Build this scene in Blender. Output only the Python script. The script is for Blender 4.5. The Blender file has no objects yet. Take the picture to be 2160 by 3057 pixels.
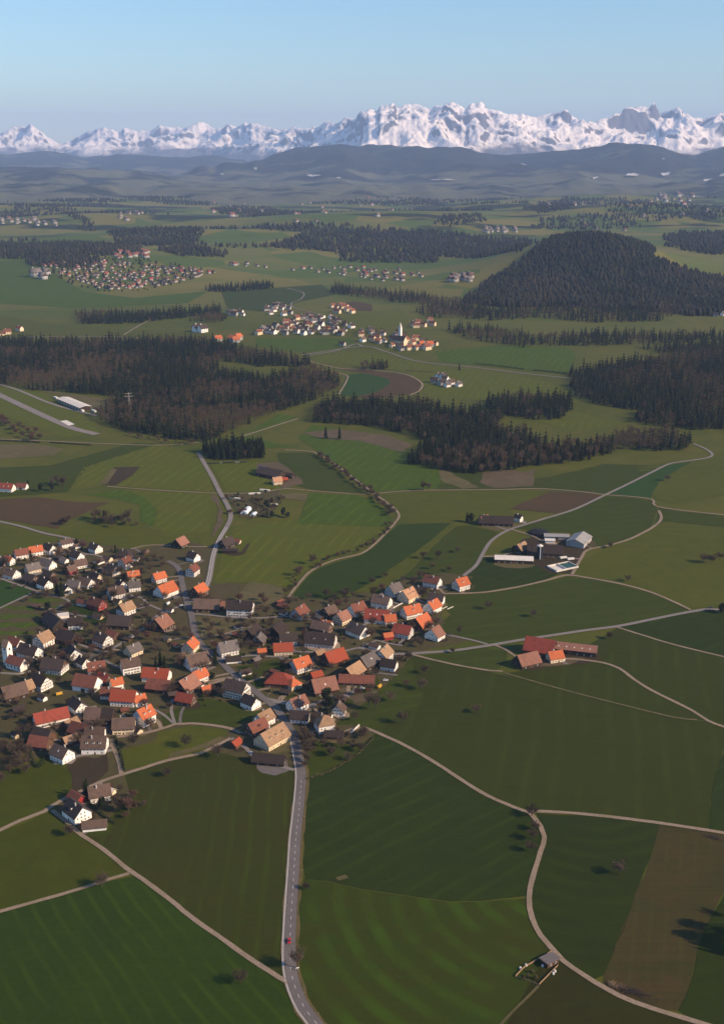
import bpy, bmesh, math, random
import numpy as np
from mathutils import Vector, Matrix, noise
from mathutils.geometry import delaunay_2d_cdt

SC = bpy.context.scene
COL = SC.collection
R = math.radians

# ------------------------------------------------------------------ camera
F_PX, CX, CY = 3300.0, 1080.0, 1528.5
PITCH = R(18.1)
CAM_H = 440.0
cam_d = bpy.data.cameras.new("camera")
cam = bpy.data.objects.new("camera", cam_d)
COL.objects.link(cam)
cam.location = (0, 0, CAM_H)
cam.rotation_euler = (R(90) - PITCH, 0, 0)
cam_d.sensor_fit = 'VERTICAL'
cam_d.sensor_height = 36
cam_d.lens = 36 * F_PX / 3057
cam_d.clip_start = 1
cam_d.clip_end = 120000
SC.camera = cam

# ------------------------------------------------------------------ sky, sun, exposure
SUN_EL = R(30)
SUN_DIR = Vector((math.cos(SUN_EL) * math.cos(R(-20)), math.cos(SUN_EL) * math.sin(R(-20)), math.sin(SUN_EL)))
world = bpy.data.worlds.new("World")
SC.world = world
world.use_nodes = True
wn = world.node_tree
wn.nodes.clear()
w_out = wn.nodes.new("ShaderNodeOutputWorld")
w_bg = wn.nodes.new("ShaderNodeBackground")
w_sky = wn.nodes.new("ShaderNodeTexSky")
w_sky.sky_type = 'NISHITA'
w_sky.sun_disc = False
w_sky.sun_elevation = SUN_EL
w_sky.sun_rotation = math.atan2(SUN_DIR.x, SUN_DIR.y)
w_sky.altitude = 1300
w_sky.air_density = 1.5
w_sky.dust_density = 0.3
w_sky.ozone_density = 7.5
w_bg.inputs["Strength"].default_value = 0.115
wn.links.new(w_sky.outputs[0], w_bg.inputs[0])
wn.links.new(w_bg.outputs[0], w_out.inputs[0])

sun_d = bpy.data.lights.new("sun", 'SUN')
sun_d.energy = 5.0
sun_d.angle = R(0.5)
sun_d.color = (1.0, 0.76, 0.53)
sun = bpy.data.objects.new("sun", sun_d)
COL.objects.link(sun)
sun.rotation_euler = SUN_DIR.to_track_quat('Z', 'Y').to_euler()

SC.view_settings.view_transform = 'Standard'
SC.view_settings.look = 'None'
SC.view_settings.exposure = 0.5
SC.view_settings.gamma = 1.0
SC.render.engine = 'CYCLES'
SC.cycles.use_denoising = True
SC.cycles.max_bounces = 4
SC.cycles.diffuse_bounces = 2
SC.cycles.volume_bounces = 1
SC.cycles.transparent_max_bounces = 8

# ------------------------------------------------------------------ ground shape
def hgt(x, y):
    """Ground height in metres: a gently rolling plain (x to the right, y away)."""
    f = np.clip((y - 350.0) / 500.0, 0, 1)
    z = 3.5 * np.sin(x / 290.0 + 1.3) * np.sin(y / 410.0 + .4) + 2.2 * np.sin(y / 205.0 + x / 480.0)
    z = z * f
    # far rises
    g = np.clip((y - 2300.0) / 2500.0, 0, 1)
    z = z + g * (14 * np.sin(x / 700.0 + 2.0) * np.sin(y / 900.0) + 9 * np.sin(x / 350.0 - y / 610.0))
    for (hx, hy, hh, wx, wy) in HILLS:
        z = z + hh * np.exp(-((x - hx) / wx) ** 2 - ((y - hy) / wy) ** 2)
    return z

CP, SP = math.cos(PITCH), math.sin(PITCH)
def lateral(px, dist, z=0.0):
    zc = dist * CP + (CAM_H - z) * SP
    return (px - CX) / F_PX * zc
def height_at(py, dist):
    return CAM_H - dist * math.tan(PITCH + math.atan((py - CY) / F_PX))

HILLS = []
def add_hill(px, py_top, dist, wx, wy, base=0):
    z = height_at(py_top, dist)
    HILLS.append((lateral(px, dist, z), dist, z - base, wx, wy))
add_hill(1760, 712, 4350, 360, 480)     # the round wooded hill
add_hill(2060, 842, 4100, 330, 380)
add_hill(350, 745, 5000, 900, 600)
add_hill(1150, 640, 7000, 900, 700)
add_hill(1900, 600, 7600, 900, 700)
add_hill(250, 640, 7300, 900, 500)
add_hill(60, 612, 8600, 1100, 380)
add_hill(900, 632, 9300, 1500, 420)
add_hill(1950, 585, 10300, 1300, 500)
add_hill(1480, 612, 8600, 650, 330)
add_hill(500, 690, 6000, 700, 260)

def ray(px, py):
    a, b = (px - CX) / F_PX, -(py - CY) / F_PX
    return np.array([a, CP + b * SP, -SP + b * CP])

def ground(px, py, up=0.0):
    """Where the line of sight through a spot of the photograph meets the ground raised by `up` metres."""
    d = ray(px, py)
    hz = math.hypot(d[0], d[1])
    t = 300.0 / hz
    step = 12.0
    prev = t
    while True:
        p = d * t
        gap = CAM_H + p[2] - float(hgt(p[0], p[1])) - up
        if gap <= 0 or t * hz > 14000:
            break
        prev = t
        t += max(step, gap * 0.6)
    lo, hi = prev, t
    for _ in range(24):
        m = .5 * (lo + hi)
        p = d * m
        if CAM_H + p[2] - float(hgt(p[0], p[1])) - up > 0:
            lo = m
        else:
            hi = m
    p = d * hi
    return float(p[0]), float(p[1])

# ------------------------------------------------------------------ materials
def mat(name):
    m = bpy.data.materials.new(name)
    m.use_nodes = True
    nt = m.node_tree
    b = nt.nodes["Principled BSDF"]
    b.inputs["Roughness"].default_value = 0.9
    b.inputs["Specular IOR Level"].default_value = 0.1
    return m, nt, b

def _noise(nt, vec, scale, detail=4, rough=.55, mapscale=None, rot=0.0):
    if mapscale or rot:
        mp = nt.nodes.new("ShaderNodeMapping")
        mp.inputs["Rotation"].default_value = (0, 0, rot)
        if mapscale:
            mp.inputs["Scale"].default_value = mapscale
        nt.links.new(vec, mp.inputs["Vector"])
        vec = mp.outputs[0]
    n = nt.nodes.new("ShaderNodeTexNoise")
    n.inputs["Scale"].default_value = scale
    n.inputs["Detail"].default_value = detail
    n.inputs["Roughness"].default_value = rough
    nt.links.new(vec, n.inputs["Vector"])
    return n.outputs["Fac"]

def _ramp(nt, fac, lo, hi):
    r = nt.nodes.new("ShaderNodeMapRange")
    r.inputs["From Min"].default_value = lo
    r.inputs["From Max"].default_value = hi
    nt.links.new(fac, r.inputs["Value"])
    return r.outputs[0]

def _mix(nt, fac, a, b, blend='MIX'):
    mx = nt.nodes.new("ShaderNodeMix")
    mx.data_type = 'RGBA'
    mx.blend_type = blend
    if hasattr(fac, "is_linked"):
        nt.links.new(fac, mx.inputs["Factor"])
    else:
        mx.inputs["Factor"].default_value = fac
    for v, s in ((a, 6), (b, 7)):
        if hasattr(v, "is_linked"):
            nt.links.new(v, mx.inputs[s])
        else:
            mx.inputs[s].default_value = (*v, 1) if len(v) == 3 else v
    return mx.outputs[2]

def _mul(nt, fac, k):
    n = nt.nodes.new("ShaderNodeMath")
    n.operation = 'MULTIPLY'
    nt.links.new(fac, n.inputs[0])
    n.inputs[1].default_value = k
    return n.outputs[0]

def _coord(nt, kind="Object"):
    return nt.nodes.new("ShaderNodeTexCoord").outputs[kind]

def field_mat(name, c1, c2, c3=None, ang=90.0, period=0.0, stripe=.35, streak=.5, rings=None, big=.012, thin=True):
    """Farm land: colour drift, streaks along the working direction `ang` (deg, world), tramlines every `period` m."""
    m, nt, b = mat(name)
    co = _coord(nt)
    c3 = c3 or tuple(.5 * (p + q) * .8 for p, q in zip(c1, c2))
    col = _mix(nt, _ramp(nt, _noise(nt, co, big, 4), .36, .64), c1, c2)
    col = _mix(nt, _mul(nt, _ramp(nt, _noise(nt, co, .05, 5, .6), .42, .68), .75), col, c3)
    col = _mix(nt, _mul(nt, _ramp(nt, _noise(nt, co, .22, 4, .65), .48, .72), .45), col, tuple(v * .62 for v in c2))
    s = _ramp(nt, _noise(nt, co, 1.0, 3, .6, (.012, .16, 1), R(-ang)), .38, .66)
    col = _mix(nt, _mul(nt, s, streak), col, c2)
    s2 = _ramp(nt, _noise(nt, co, 1.0, 2, .6, (.006, .45, 1), R(-ang)), .42, .62)
    col = _mix(nt, _mul(nt, s2, streak * .6), col, c3)
    if period:
        w = nt.nodes.new("ShaderNodeTexWave")
        mp = nt.nodes.new("ShaderNodeMapping")
        if rings:
            w.wave_type = 'RINGS'
            w.rings_direction = 'Z'
            mp.inputs["Location"].default_value = (-rings[0], -rings[1] * rings[2], 0)
            mp.inputs["Scale"].default_value = (1, rings[2], 0)
        else:
            mp.inputs["Rotation"].default_value = (0, 0, R(90 - ang))
        w.inputs["Scale"].default_value = .314 / period
        w.inputs["Distortion"].default_value = 3.5
        w.inputs["Detail"].default_value = 3
        w.inputs["Detail Scale"].default_value = .35
        nt.links.new(co, mp.inputs["Vector"])
        nt.links.new(mp.outputs[0], w.inputs["Vector"])
        f = _mul(nt, _ramp(nt, w.outputs["Fac"], *((.35, .9) if rings else (.72, .98))), stripe if rings else min(1, stripe * 1.8))
        brk = nt.nodes.new("ShaderNodeMath")
        brk.operation = 'MULTIPLY'
        nt.links.new(f, brk.inputs[0])
        nt.links.new(_ramp(nt, _noise(nt, co, .02, 3), .38, .6), brk.inputs[1])
        col = _mix(nt, brk.outputs[0], col, tuple(v * 1.45 for v in c2))
    fine = _ramp(nt, _noise(nt, co, .8, 3, .7), .3, .75)
    col = _mix(nt, _mul(nt, fine, .28), col, tuple(v * .45 for v in c1))
    nt.links.new(_mix(nt, 1.0, col, (.80, .86, .17), 'MULTIPLY'), b.inputs["Base Color"])
    return m

def speck_mat(name, c1, c2, scale=1.0, c3=None, s3=.2, rough=.9, vary=0.0, lo=.35, hi=.65, spec=.1):
    """Two-tone weathered surface with an optional third, larger-scale stain; `vary` shifts brightness per object."""
    m, nt, b = mat(name)
    co = _coord(nt)
    col = _mix(nt, _ramp(nt, _noise(nt, co, scale, 4), lo, hi), c1, c2)
    if c3:
        col = _mix(nt, _mul(nt, _ramp(nt, _noise(nt, co, s3, 3), .48, .7), .7), col, c3)
    if vary:
        oi = nt.nodes.new("ShaderNodeObjectInfo")
        mr = nt.nodes.new("ShaderNodeMapRange")
        mr.inputs["To Min"].default_value = 1 - vary
        mr.inputs["To Max"].default_value = 1 + vary
        nt.links.new(oi.outputs["Random"], mr.inputs["Value"])
        hs = nt.nodes.new("ShaderNodeHueSaturation")
        nt.links.new(mr.outputs[0], hs.inputs["Value"])
        nt.links.new(col, hs.inputs["Color"])
        col = hs.outputs[0]
    nt.links.new(col, b.inputs["Base Color"])
    b.inputs["Roughness"].default_value = rough
    b.inputs["Specular IOR Level"].default_value = spec
    return m

# ------------------------------------------------------------------ object helpers
def tag(o, label=None, cat=None, group=None, kind=None):
    if label: o["label"] = label
    if cat: o["category"] = cat
    if group: o["group"] = group
    if kind: o["kind"] = kind
    return o

def obj(name, me, parent=None, loc=None, rz=None):
    o = bpy.data.objects.new(name, me)
    COL.objects.link(o)
    if parent: o.parent = parent
    if loc is not None: o.location = loc
    if rz is not None: o.rotation_euler = (0, 0, rz)
    return o

def mesh(name, verts, faces, mats, fm=None, smooth=False):
    me = bpy.data.meshes.new(name)
    me.from_pydata([tuple(map(float, v)) for v in verts], [], faces)
    for m in (mats if isinstance(mats, (list, tuple)) else [mats]):
        me.materials.append(m)
    if fm is not None:
        me.polygons.foreach_set("material_index", fm)
    if smooth:
        me.polygons.foreach_set("use_smooth", [True] * len(me.polygons))
    me.update()
    return me

def np_mesh(name, V, F, mats, fm=None, smooth=False):
    """Fast mesh from numpy arrays (V n*3, F m*3 or m*4)."""
    me = bpy.data.meshes.new(name)
    n, k = F.shape
    me.vertices.add(len(V))
    me.vertices.foreach_set("co", np.ascontiguousarray(V, dtype=np.float32).ravel())
    me.loops.add(n * k)
    me.loops.foreach_set("vertex_index", np.ascontiguousarray(F, dtype=np.int32).ravel())
    me.polygons.add(n)
    me.polygons.foreach_set("loop_start", np.arange(0, n * k, k, dtype=np.int32))
    for m in (mats if isinstance(mats, (list, tuple)) else [mats]):
        me.materials.append(m)
    if fm is not None:
        me.polygons.foreach_set("material_index", np.ascontiguousarray(fm, dtype=np.int32))
    if smooth:
        me.polygons.foreach_set("use_smooth", np.ones(n, dtype=bool))
    me.update(calc_edges=True)
    me.validate()
    return me

def grid_faces(nr, nc):
    i = np.arange(nr - 1)[:, None] * nc + np.arange(nc - 1)[None, :]
    return np.stack([i, i + 1, i + 1 + nc, i + nc], -1).reshape(-1, 4)

def catmull(pts, seg):
    pts = [np.array(p, float) for p in pts]
    P = [2 * pts[0] - pts[1]] + pts + [2 * pts[-1] - pts[-2]]
    out = []
    for i in range(1, len(P) - 2):
        n = max(1, int(np.linalg.norm(P[i + 1] - P[i]) / seg))
        for k in range(n):
            t = k / n
            a, b, c, d = P[i - 1], P[i], P[i + 1], P[i + 2]
            out.append(.5 * ((2 * b) + (c - a) * t + (2 * a - 5 * b + 4 * c - d) * t * t + (3 * b - a - 3 * c + d) * t ** 3))
    out.append(pts[-1])
    return np.array(out)
# ------------------------------------------------------------------ haze: one box of even air round the whole place
def box_mesh(name, x0, x1, y0, y1, z0, z1, m):
    v = [(x, y, z) for z in (z0, z1) for y in (y0, y1) for x in (x0, x1)]
    f = [(0, 2, 3, 1), (4, 5, 7, 6), (0, 1, 5, 4), (2, 6, 7, 3), (0, 4, 6, 2), (1, 3, 7, 5)]
    return mesh(name, v, f, m)

HAZE_DENSITY = 2.8e-5
hz_m = bpy.data.materials.new("haze_air")
hz_m.use_nodes = True
hz_m.node_tree.nodes.clear()
hz_o = hz_m.node_tree.nodes.new("ShaderNodeOutputMaterial")
hz_v = hz_m.node_tree.nodes.new("ShaderNodeVolumePrincipled")
hz_v.inputs["Color"].default_value = (0.44, 0.62, 0.97, 1)
hz_v.inputs["Density"].default_value = HAZE_DENSITY
hz_v.inputs["Anisotropy"].default_value = 0.0
hz_m.node_tree.links.new(hz_v.outputs[0], hz_o.inputs["Volume"])
haze = obj("haze", box_mesh("haze", -30000, 30000, -2600, 49500, -62, 1900, hz_m))
tag(haze, kind="stuff", label="pale blue haze thickening towards the far hills and mountains")

# ------------------------------------------------------------------ terrain sheet
g_m, nt, b = mat("ground_grass")
co = _coord(nt)
c = _mix(nt, _ramp(nt, _noise(nt, co, .006, 5), .38, .62), (.060, .060, .017), (.044, .052, .012))
c = _mix(nt, _mul(nt, _ramp(nt, _noise(nt, co, .03, 5), .5, .75), .7), c, (.080, .066, .024))
vo = nt.nodes.new("ShaderNodeTexVoronoi")
vo.inputs["Scale"].default_value = .0042
vo.inputs["Randomness"].default_value = .8
nt.links.new(co, vo.inputs["Vector"])
sp = nt.nodes.new("ShaderNodeSeparateColor")
nt.links.new(vo.outputs["Color"], sp.inputs[0])
far = nt.nodes.new("ShaderNodeSeparateXYZ")
nt.links.new(co, far.inputs[0])
fieldc = _mix(nt, _ramp(nt, sp.outputs[0], .2, .8), (.050, .078, .024), (.125, .105, .056))
fm_ = _ramp(nt, far.outputs["Y"], 2600, 4200)
c = _mix(nt, _mul(nt, fm_, .75), c, fieldc)
wood = _ramp(nt, _noise(nt, co, .0016, 6, .6, (.7, 1.6, 1)), .53, .57)
wf = nt.nodes.new("ShaderNodeMath"); wf.operation = 'MULTIPLY'
nt.links.new(wood, wf.inputs[0])
nt.links.new(_ramp(nt, far.outputs["Y"], 5200, 6500), wf.inputs[1])
c = _mix(nt, wf.outputs[0], c, (.014, .018, .012))
nt.links.new(_mix(nt, 1.0, c, (1.25, 1.28, .5), 'MULTIPLY'), b.inputs["Base Color"])

ys = [-2500, -1500, -700, -200, 100, 300]
y = 360.0
while y < 48500:
    ys.append(y)
    y += max(9.0, (y - 300) * .009)
ys = np.array(ys)
NC = 260
t = np.linspace(-1, 1, NC)
half = 900 + .62 * np.clip(ys, 0, None) - .0 * ys
X = half[:, None] * t[None, :]
Y = np.repeat(ys[:, None], NC, 1)
Z = hgt(X, Y)
V = np.stack([X, Y, Z], -1).reshape(-1, 3)
ground_o = obj("ground", np_mesh("ground", V, grid_faces(len(ys), NC), g_m, smooth=True))
tag(ground_o, kind="structure", label="rolling spring farmland stretching from below to the foothills")

# ------------------------------------------------------------------ long wooded ridge before the mountains
ridge_m, nt, b = mat("ridge_slope")
co = _coord(nt)
c = _mix(nt, _ramp(nt, _noise(nt, co, .01, 6, .7), .3, .7), (.012, .016, .013), (.030, .030, .022))
sx = nt.nodes.new("ShaderNodeSeparateXYZ")
nt.links.new(co, sx.inputs[0])
low = _ramp(nt, sx.outputs["Z"], 260, 30)
mead = nt.nodes.new("ShaderNodeMath"); mead.operation = 'ADD'
nt.links.new(_noise(nt, co, .0013, 6, .62, (.8, 1.0, 1)), mead.inputs[0])
nt.links.new(_mul(nt, low, .2), mead.inputs[1])
c = _mix(nt, _ramp(nt, mead.outputs[0], .58, .66), c, (.095, .095, .055))
nt.links.new(c, b.inputs["Base Color"])

def interp(tab, x):
    a = np.array(tab, float)
    return np.interp(x, a[:, 0], a[:, 1])

RIDGE = [(-1200, 620), (380, 620), (450, 560), (520, 528), (560, 512), (590, 497), (610, 496), (640, 508), (665, 494), (740, 488), (860, 458), (900, 448), (1000, 442), (1170, 438), (1260, 442), (1400, 452),
         (1470, 462), (1600, 448), (1740, 444), (1810, 437), (1900, 441), (1990, 452), (2070, 460), (2120, 450), (2200, 442), (2500, 450), (3300, 462)]
us = np.linspace(-1200, 3300, 520)
def make_ridge(name, table, DCENT, D0, D1, seed, label, rough=1.0, nr=110, expo=1.5, wob=1200):
    crest = interp(table, us)
    ds = np.linspace(0, 1, nr)
    V = np.zeros((nr, len(us), 3))
    k = 12300.0 / DCENT
    for j, px in enumerate(us):
        DC = DCENT + wob * noise.noise((px * .004, 3.1 + seed, 0))
        top = max(-22.0, height_at(crest[j] + 5 * rough * noise.noise((px * .02, seed, 4)), DC))
        x0 = lateral(px, DC)
        for i, s in enumerate(ds):
            d = D0 + (D1 - D0) * s
            q = (d - D0) / (DC - D0)
            prof = (max(0, q) ** expo) if q < 1 else max(0, 1 - (q - 1) / .95) ** 1.1
            x = x0 * d / DC
            n = noise.hetero_terrain((x * .00092 * k, d * .00054 * k, 1.7 + seed), 1.0, 2.1, 6, .5) * .34
            n2 = noise.fractal((x * .0025 * k, d * .00125 * k, 5. + seed), 1, 2, 6) * 60 * rough
            env = prof * (1 - prof) * 2.6 + .12 * prof
            V[i, j] = (x, d, max(-58, -24 + (top + 24) * prof + (top * n) * env + n2 * min(1, prof * 4) * min(1, (top + 22) / 120)))
    o = obj(name, np_mesh(name, V.reshape(-1, 3), grid_faces(nr, len(us))[:, ::-1], ridge_m, smooth=True))
    tag(o, kind="structure", label=label)
    return V
V = make_ridge("hill_ridge", RIDGE, 19000, 12500, 26500, 0, "long dark wooded ridge in front of the snowy mountains")
make_ridge("hills", [(-1200, 545), (0, 540), (140, 548), (300, 556), (430, 566), (560, 552), (800, 562), (1000, 548), (1150, 560), (1400, 552), (1560, 560), (1700, 545), (1900, 556), (2160, 540), (3300, 545)], 12600, 9900, 16500, 3.3, "low rolling hills in the hazy plain", .8, 70, 1.2, 700)
make_ridge("hills", [(-1200, 500), (0, 506), (180, 496), (330, 512), (480, 520), (620, 534), (800, 540), (1000, 530), (1200, 542), (1500, 534), (1800, 522), (2000, 534), (2160, 526), (3300, 530)], 15800, 12400, 19500, 6.1, "second line of low hills fading into haze", .8, 70, 1.2, 900)
make_ridge("hills", [(-1200, 458), (0, 468), (130, 456), (260, 474), (400, 460), (520, 476), (640, 466), (760, 490), (900, 560), (3300, 560)], 25500, 20500, 30500, 8.4, "far blue foothills at the left beneath the mountains", 1.2, 70, 1.1, 1500)
RIDGE_V = V

def ridge_point(px, py):
    """First spot of the ridge seen through a spot of the photograph."""
    j = int(np.clip(np.searchsorted(us, px), 1, len(us) - 1))
    col = RIDGE_V[:, j]
    dep = np.degrees(np.arctan2(CAM_H - col[:, 2], col[:, 1]))
    pyv = CY + F_PX * np.tan(np.radians(dep) - PITCH)
    k = np.argmax(pyv <= py)
    return col[k]

# ------------------------------------------------------------------ snow mountains
PEAKS = [(-1500, 400), (-700, 395), (-300, 402), (0, 400), (45, 397), (80, 388), (120, 384), (150, 405), (190, 420), (235, 405), (262, 392), (290, 390), (310, 389), (340, 398), (372, 400), (410, 396), (450, 389), (482, 371),
         (520, 378), (560, 382), (590, 377), (640, 380), (682, 374), (710, 385), (760, 371), (790, 388), (850, 388), (900, 386), (940, 378), (1000, 372), (1020, 366), (1043, 358), (1079, 347), (1107, 337), (1143, 322), (1172, 315), (1186, 322), (1215, 312),
         (1250, 314), (1279, 322), (1308, 317), (1336, 310), (1372, 317), (1400, 310), (1429, 315), (1447, 332), (1501, 336), (1544, 342), (1608, 345), (1680, 347), (1715, 354), (1787, 354), (1844, 343), (1855, 327), (1894, 321), (1937, 332),
         (1955, 336), (1973, 328), (2016, 328), (2030, 343), (2073, 354), (2130, 347), (2159, 343), (2300, 350), (2700, 345), (3600, 360)]
mt_m, nt, b = mat("snow_mountain")
geo = nt.nodes.new("ShaderNodeNewGeometry")
co = _coord(nt)
sn = nt.nodes.new("ShaderNodeSeparateXYZ")
nt.links.new(geo.outputs["Normal"], sn.inputs[0])
sp2 = nt.nodes.new("ShaderNodeSeparateXYZ")
nt.links.new(co, sp2.inputs[0])
ad = nt.nodes.new("ShaderNodeMath"); ad.operation = 'MULTIPLY_ADD'
nt.links.new(_noise(nt, co, .00062, 9, .62), ad.inputs[0])
ad.inputs[1].default_value = .9
nt.links.new(sn.outputs["Z"], ad.inputs[2])
snowf = _ramp(nt, ad.outputs[0], 1.04, 1.14)
hi_ = nt.nodes.new("ShaderNodeMath"); hi_.operation = 'MULTIPLY_ADD'
nt.links.new(_noise(nt, co, .0008, 6, .65, (1, .5, 1.5)), hi_.inputs[0])
hi_.inputs[1].default_value = 1100
nt.links.new(sp2.outputs["Z"], hi_.inputs[2])
hf = _ramp(nt, hi_.outputs[0], 930, 1120)
sf = nt.nodes.new("ShaderNodeMath"); sf.operation = 'MULTIPLY'
nt.links.new(snowf, sf.inputs[0]); nt.links.new(hf, sf.inputs[1])
c = _mix(nt, sf.outputs[0], (.13, .115, .11), (.92, .82, .73))  # snow tinted warm: the sun's glow on it is put into the colour
nt.links.new(c, b.inputs["Base Color"])
bp = nt.nodes.new("ShaderNodeBump")
bp.inputs["Strength"].default_value = 1.0
bp.inputs["Distance"].default_value = 130
nt.links.new(_noise(nt, co, .0024, 9, .62), bp.inputs["Height"])
nt.links.new(bp.outputs[0], b.inputs["Normal"])

ums = np.linspace(-1300, 3400, 1300)
nr = 190
MDIST = [(-1300, 43000), (0, 42000), (600, 39000), (950, 32000), (1100, 29500), (2160, 31000), (3400, 33000)]
pk = interp(PEAKS, ums) + np.array([6 * noise.noise((p * .035, 1.5, 0)) + 4 * noise.noise((p * .1, 7.5, 0)) - 2 for p in ums])
for q0, w0, h0 in ((1188, 14, 9), (1276, 16, 10), (1318, 8, 7), (1384, 9, 9), (1122, 8, 7), (1920, 12, 6), (1955, 10, 7)):
    pk = pk + h0 * np.exp(-((ums - q0) / w0) ** 2)
V = np.zeros((nr, len(ums), 3))
for j, px in enumerate(ums):
    MC = float(np.interp(px, *zip(*MDIST))); M0, M1 = MC * .83, MC * 1.13
    top = height_at(pk[j], MC)
    x0 = lateral(px, MC)
    for i in range(nr):
        s = i / (nr - 1)
        d = M0 + (M1 - M0) * s
        x = x0 * d / MC
        q = (d - M0) / (MC - M0)
        prof = q ** 1.25 if q < 1 else max(0., 1 - (q - 1) * .9)
        wp = .35 * noise.noise((x * .0005, d * .0004, 1.1))
        r = noise.ridged_multi_fractal((x * .00046 + d * .00030 + wp, d * .00050 - x * .00016 + wp, 4.2), 1.0, 2.1, 7, 1.0, 2.0) * .5 - .62
        r2 = noise.ridged_multi_fractal((x * .0012 - d * .0006, d * .0009, 9.2), .8, 2.1, 6, 1.0, 2.0) * .5 - .6
        env = min(1, prof * 1.6) * (1.0 if q < .93 else max(.30, 1 - abs(q - .93) * 8) if q < 1.08 else .5)
        V[i, j] = (x, d, -30 + (top + 30) * prof + 820 * r * env + 190 * r2 * env)
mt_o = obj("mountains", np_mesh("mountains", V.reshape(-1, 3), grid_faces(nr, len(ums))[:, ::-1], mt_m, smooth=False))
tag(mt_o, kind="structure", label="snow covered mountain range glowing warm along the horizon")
# ------------------------------------------------------------------ fields, meadows, soil: draped sheets
def S(pts):
    return [ground(*p) for p in pts]

def lift(x, y, k):
    return float(hgt(x, y)) + k + math.hypot(x, y) * 1.2e-4

def drape(name, poly, m, layer=1, cell=16.0, ragged=0.0, label=None, kind="structure", world=False):
    """A sheet of ground cover laid over the terrain inside a polygon."""
    pts = poly if world else S(poly)
    rnd = random.Random(name + str(poly[0]))
    out = []
    n = len(pts)
    for i in range(n):
        a, b_ = np.array(pts[i]), np.array(pts[(i + 1) % n])
        L = np.linalg.norm(b_ - a)
        k = max(1, int(L / cell))
        nrm = np.array([-(b_ - a)[1], (b_ - a)[0]]) / max(L, 1e-6)
        for q in range(k):
            p = a + (b_ - a) * q / k
            if q and ragged:
                p = p + nrm * rnd.uniform(-ragged, ragged)
            out.append(p)
    P = np.array(out)
    x0, y0 = P.min(0); x1, y1 = P.max(0)
    big = max(x1 - x0, y1 - y0)
    st = max(cell * 1.3, big / 45)
    gx, gy = np.meshgrid(np.arange(x0, x1, st), np.arange(y0, y1, st))
    G = np.stack([gx.ravel(), gy.ravel()], -1)
    vs = [Vector(p) for p in P] + [Vector(g) for g in G]
    nb = len(P)
    v2, _, f2, *_ = delaunay_2d_cdt(vs, [(i, (i + 1) % nb) for i in range(nb)], [], 1, 1e-4)
    k = {1: .10, 2: .22, 3: .34, 4: .46, 5: .56, 6: .66}[layer]
    vv = [(v.x, v.y, lift(v.x, v.y, k)) for v in v2]
    o = obj(name, mesh(name, vv, [f for f in f2 if len(f) >= 3], m, smooth=True))
    return tag(o, kind=kind, label=label)

def ribbon(name, px_pts, width, m, layer=4, label=None, seg=7.0, off=0.0, world=False, wob=0.0):
    pts = px_pts if world else S(px_pts)
    C = catmull(pts, seg)
    T = np.gradient(C, axis=0)
    T /= np.linalg.norm(T, axis=1)[:, None] + 1e-9
    N = np.stack([-T[:, 1], T[:, 0]], -1)
    rnd = random.Random(name)
    k = {1: .10, 2: .22, 3: .34, 4: .46, 5: .56, 6: .66}[layer]
    v, f = [], []
    for i in range(len(C)):
        for s in (-.5, 0, .5):
            p = C[i] + N[i] * (off + s * (width + rnd.uniform(-wob, wob)))
            v.append((p[0], p[1], lift(p[0], p[1], k)))
        if i:
            a = 3 * (i - 1)
            f += [(a, a + 3, a + 4, a + 1), (a + 1, a + 4, a + 5, a + 2)]
    o = obj(name, mesh(name, v, f, m, smooth=True))
    return tag(o, kind="structure", label=label)

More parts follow.
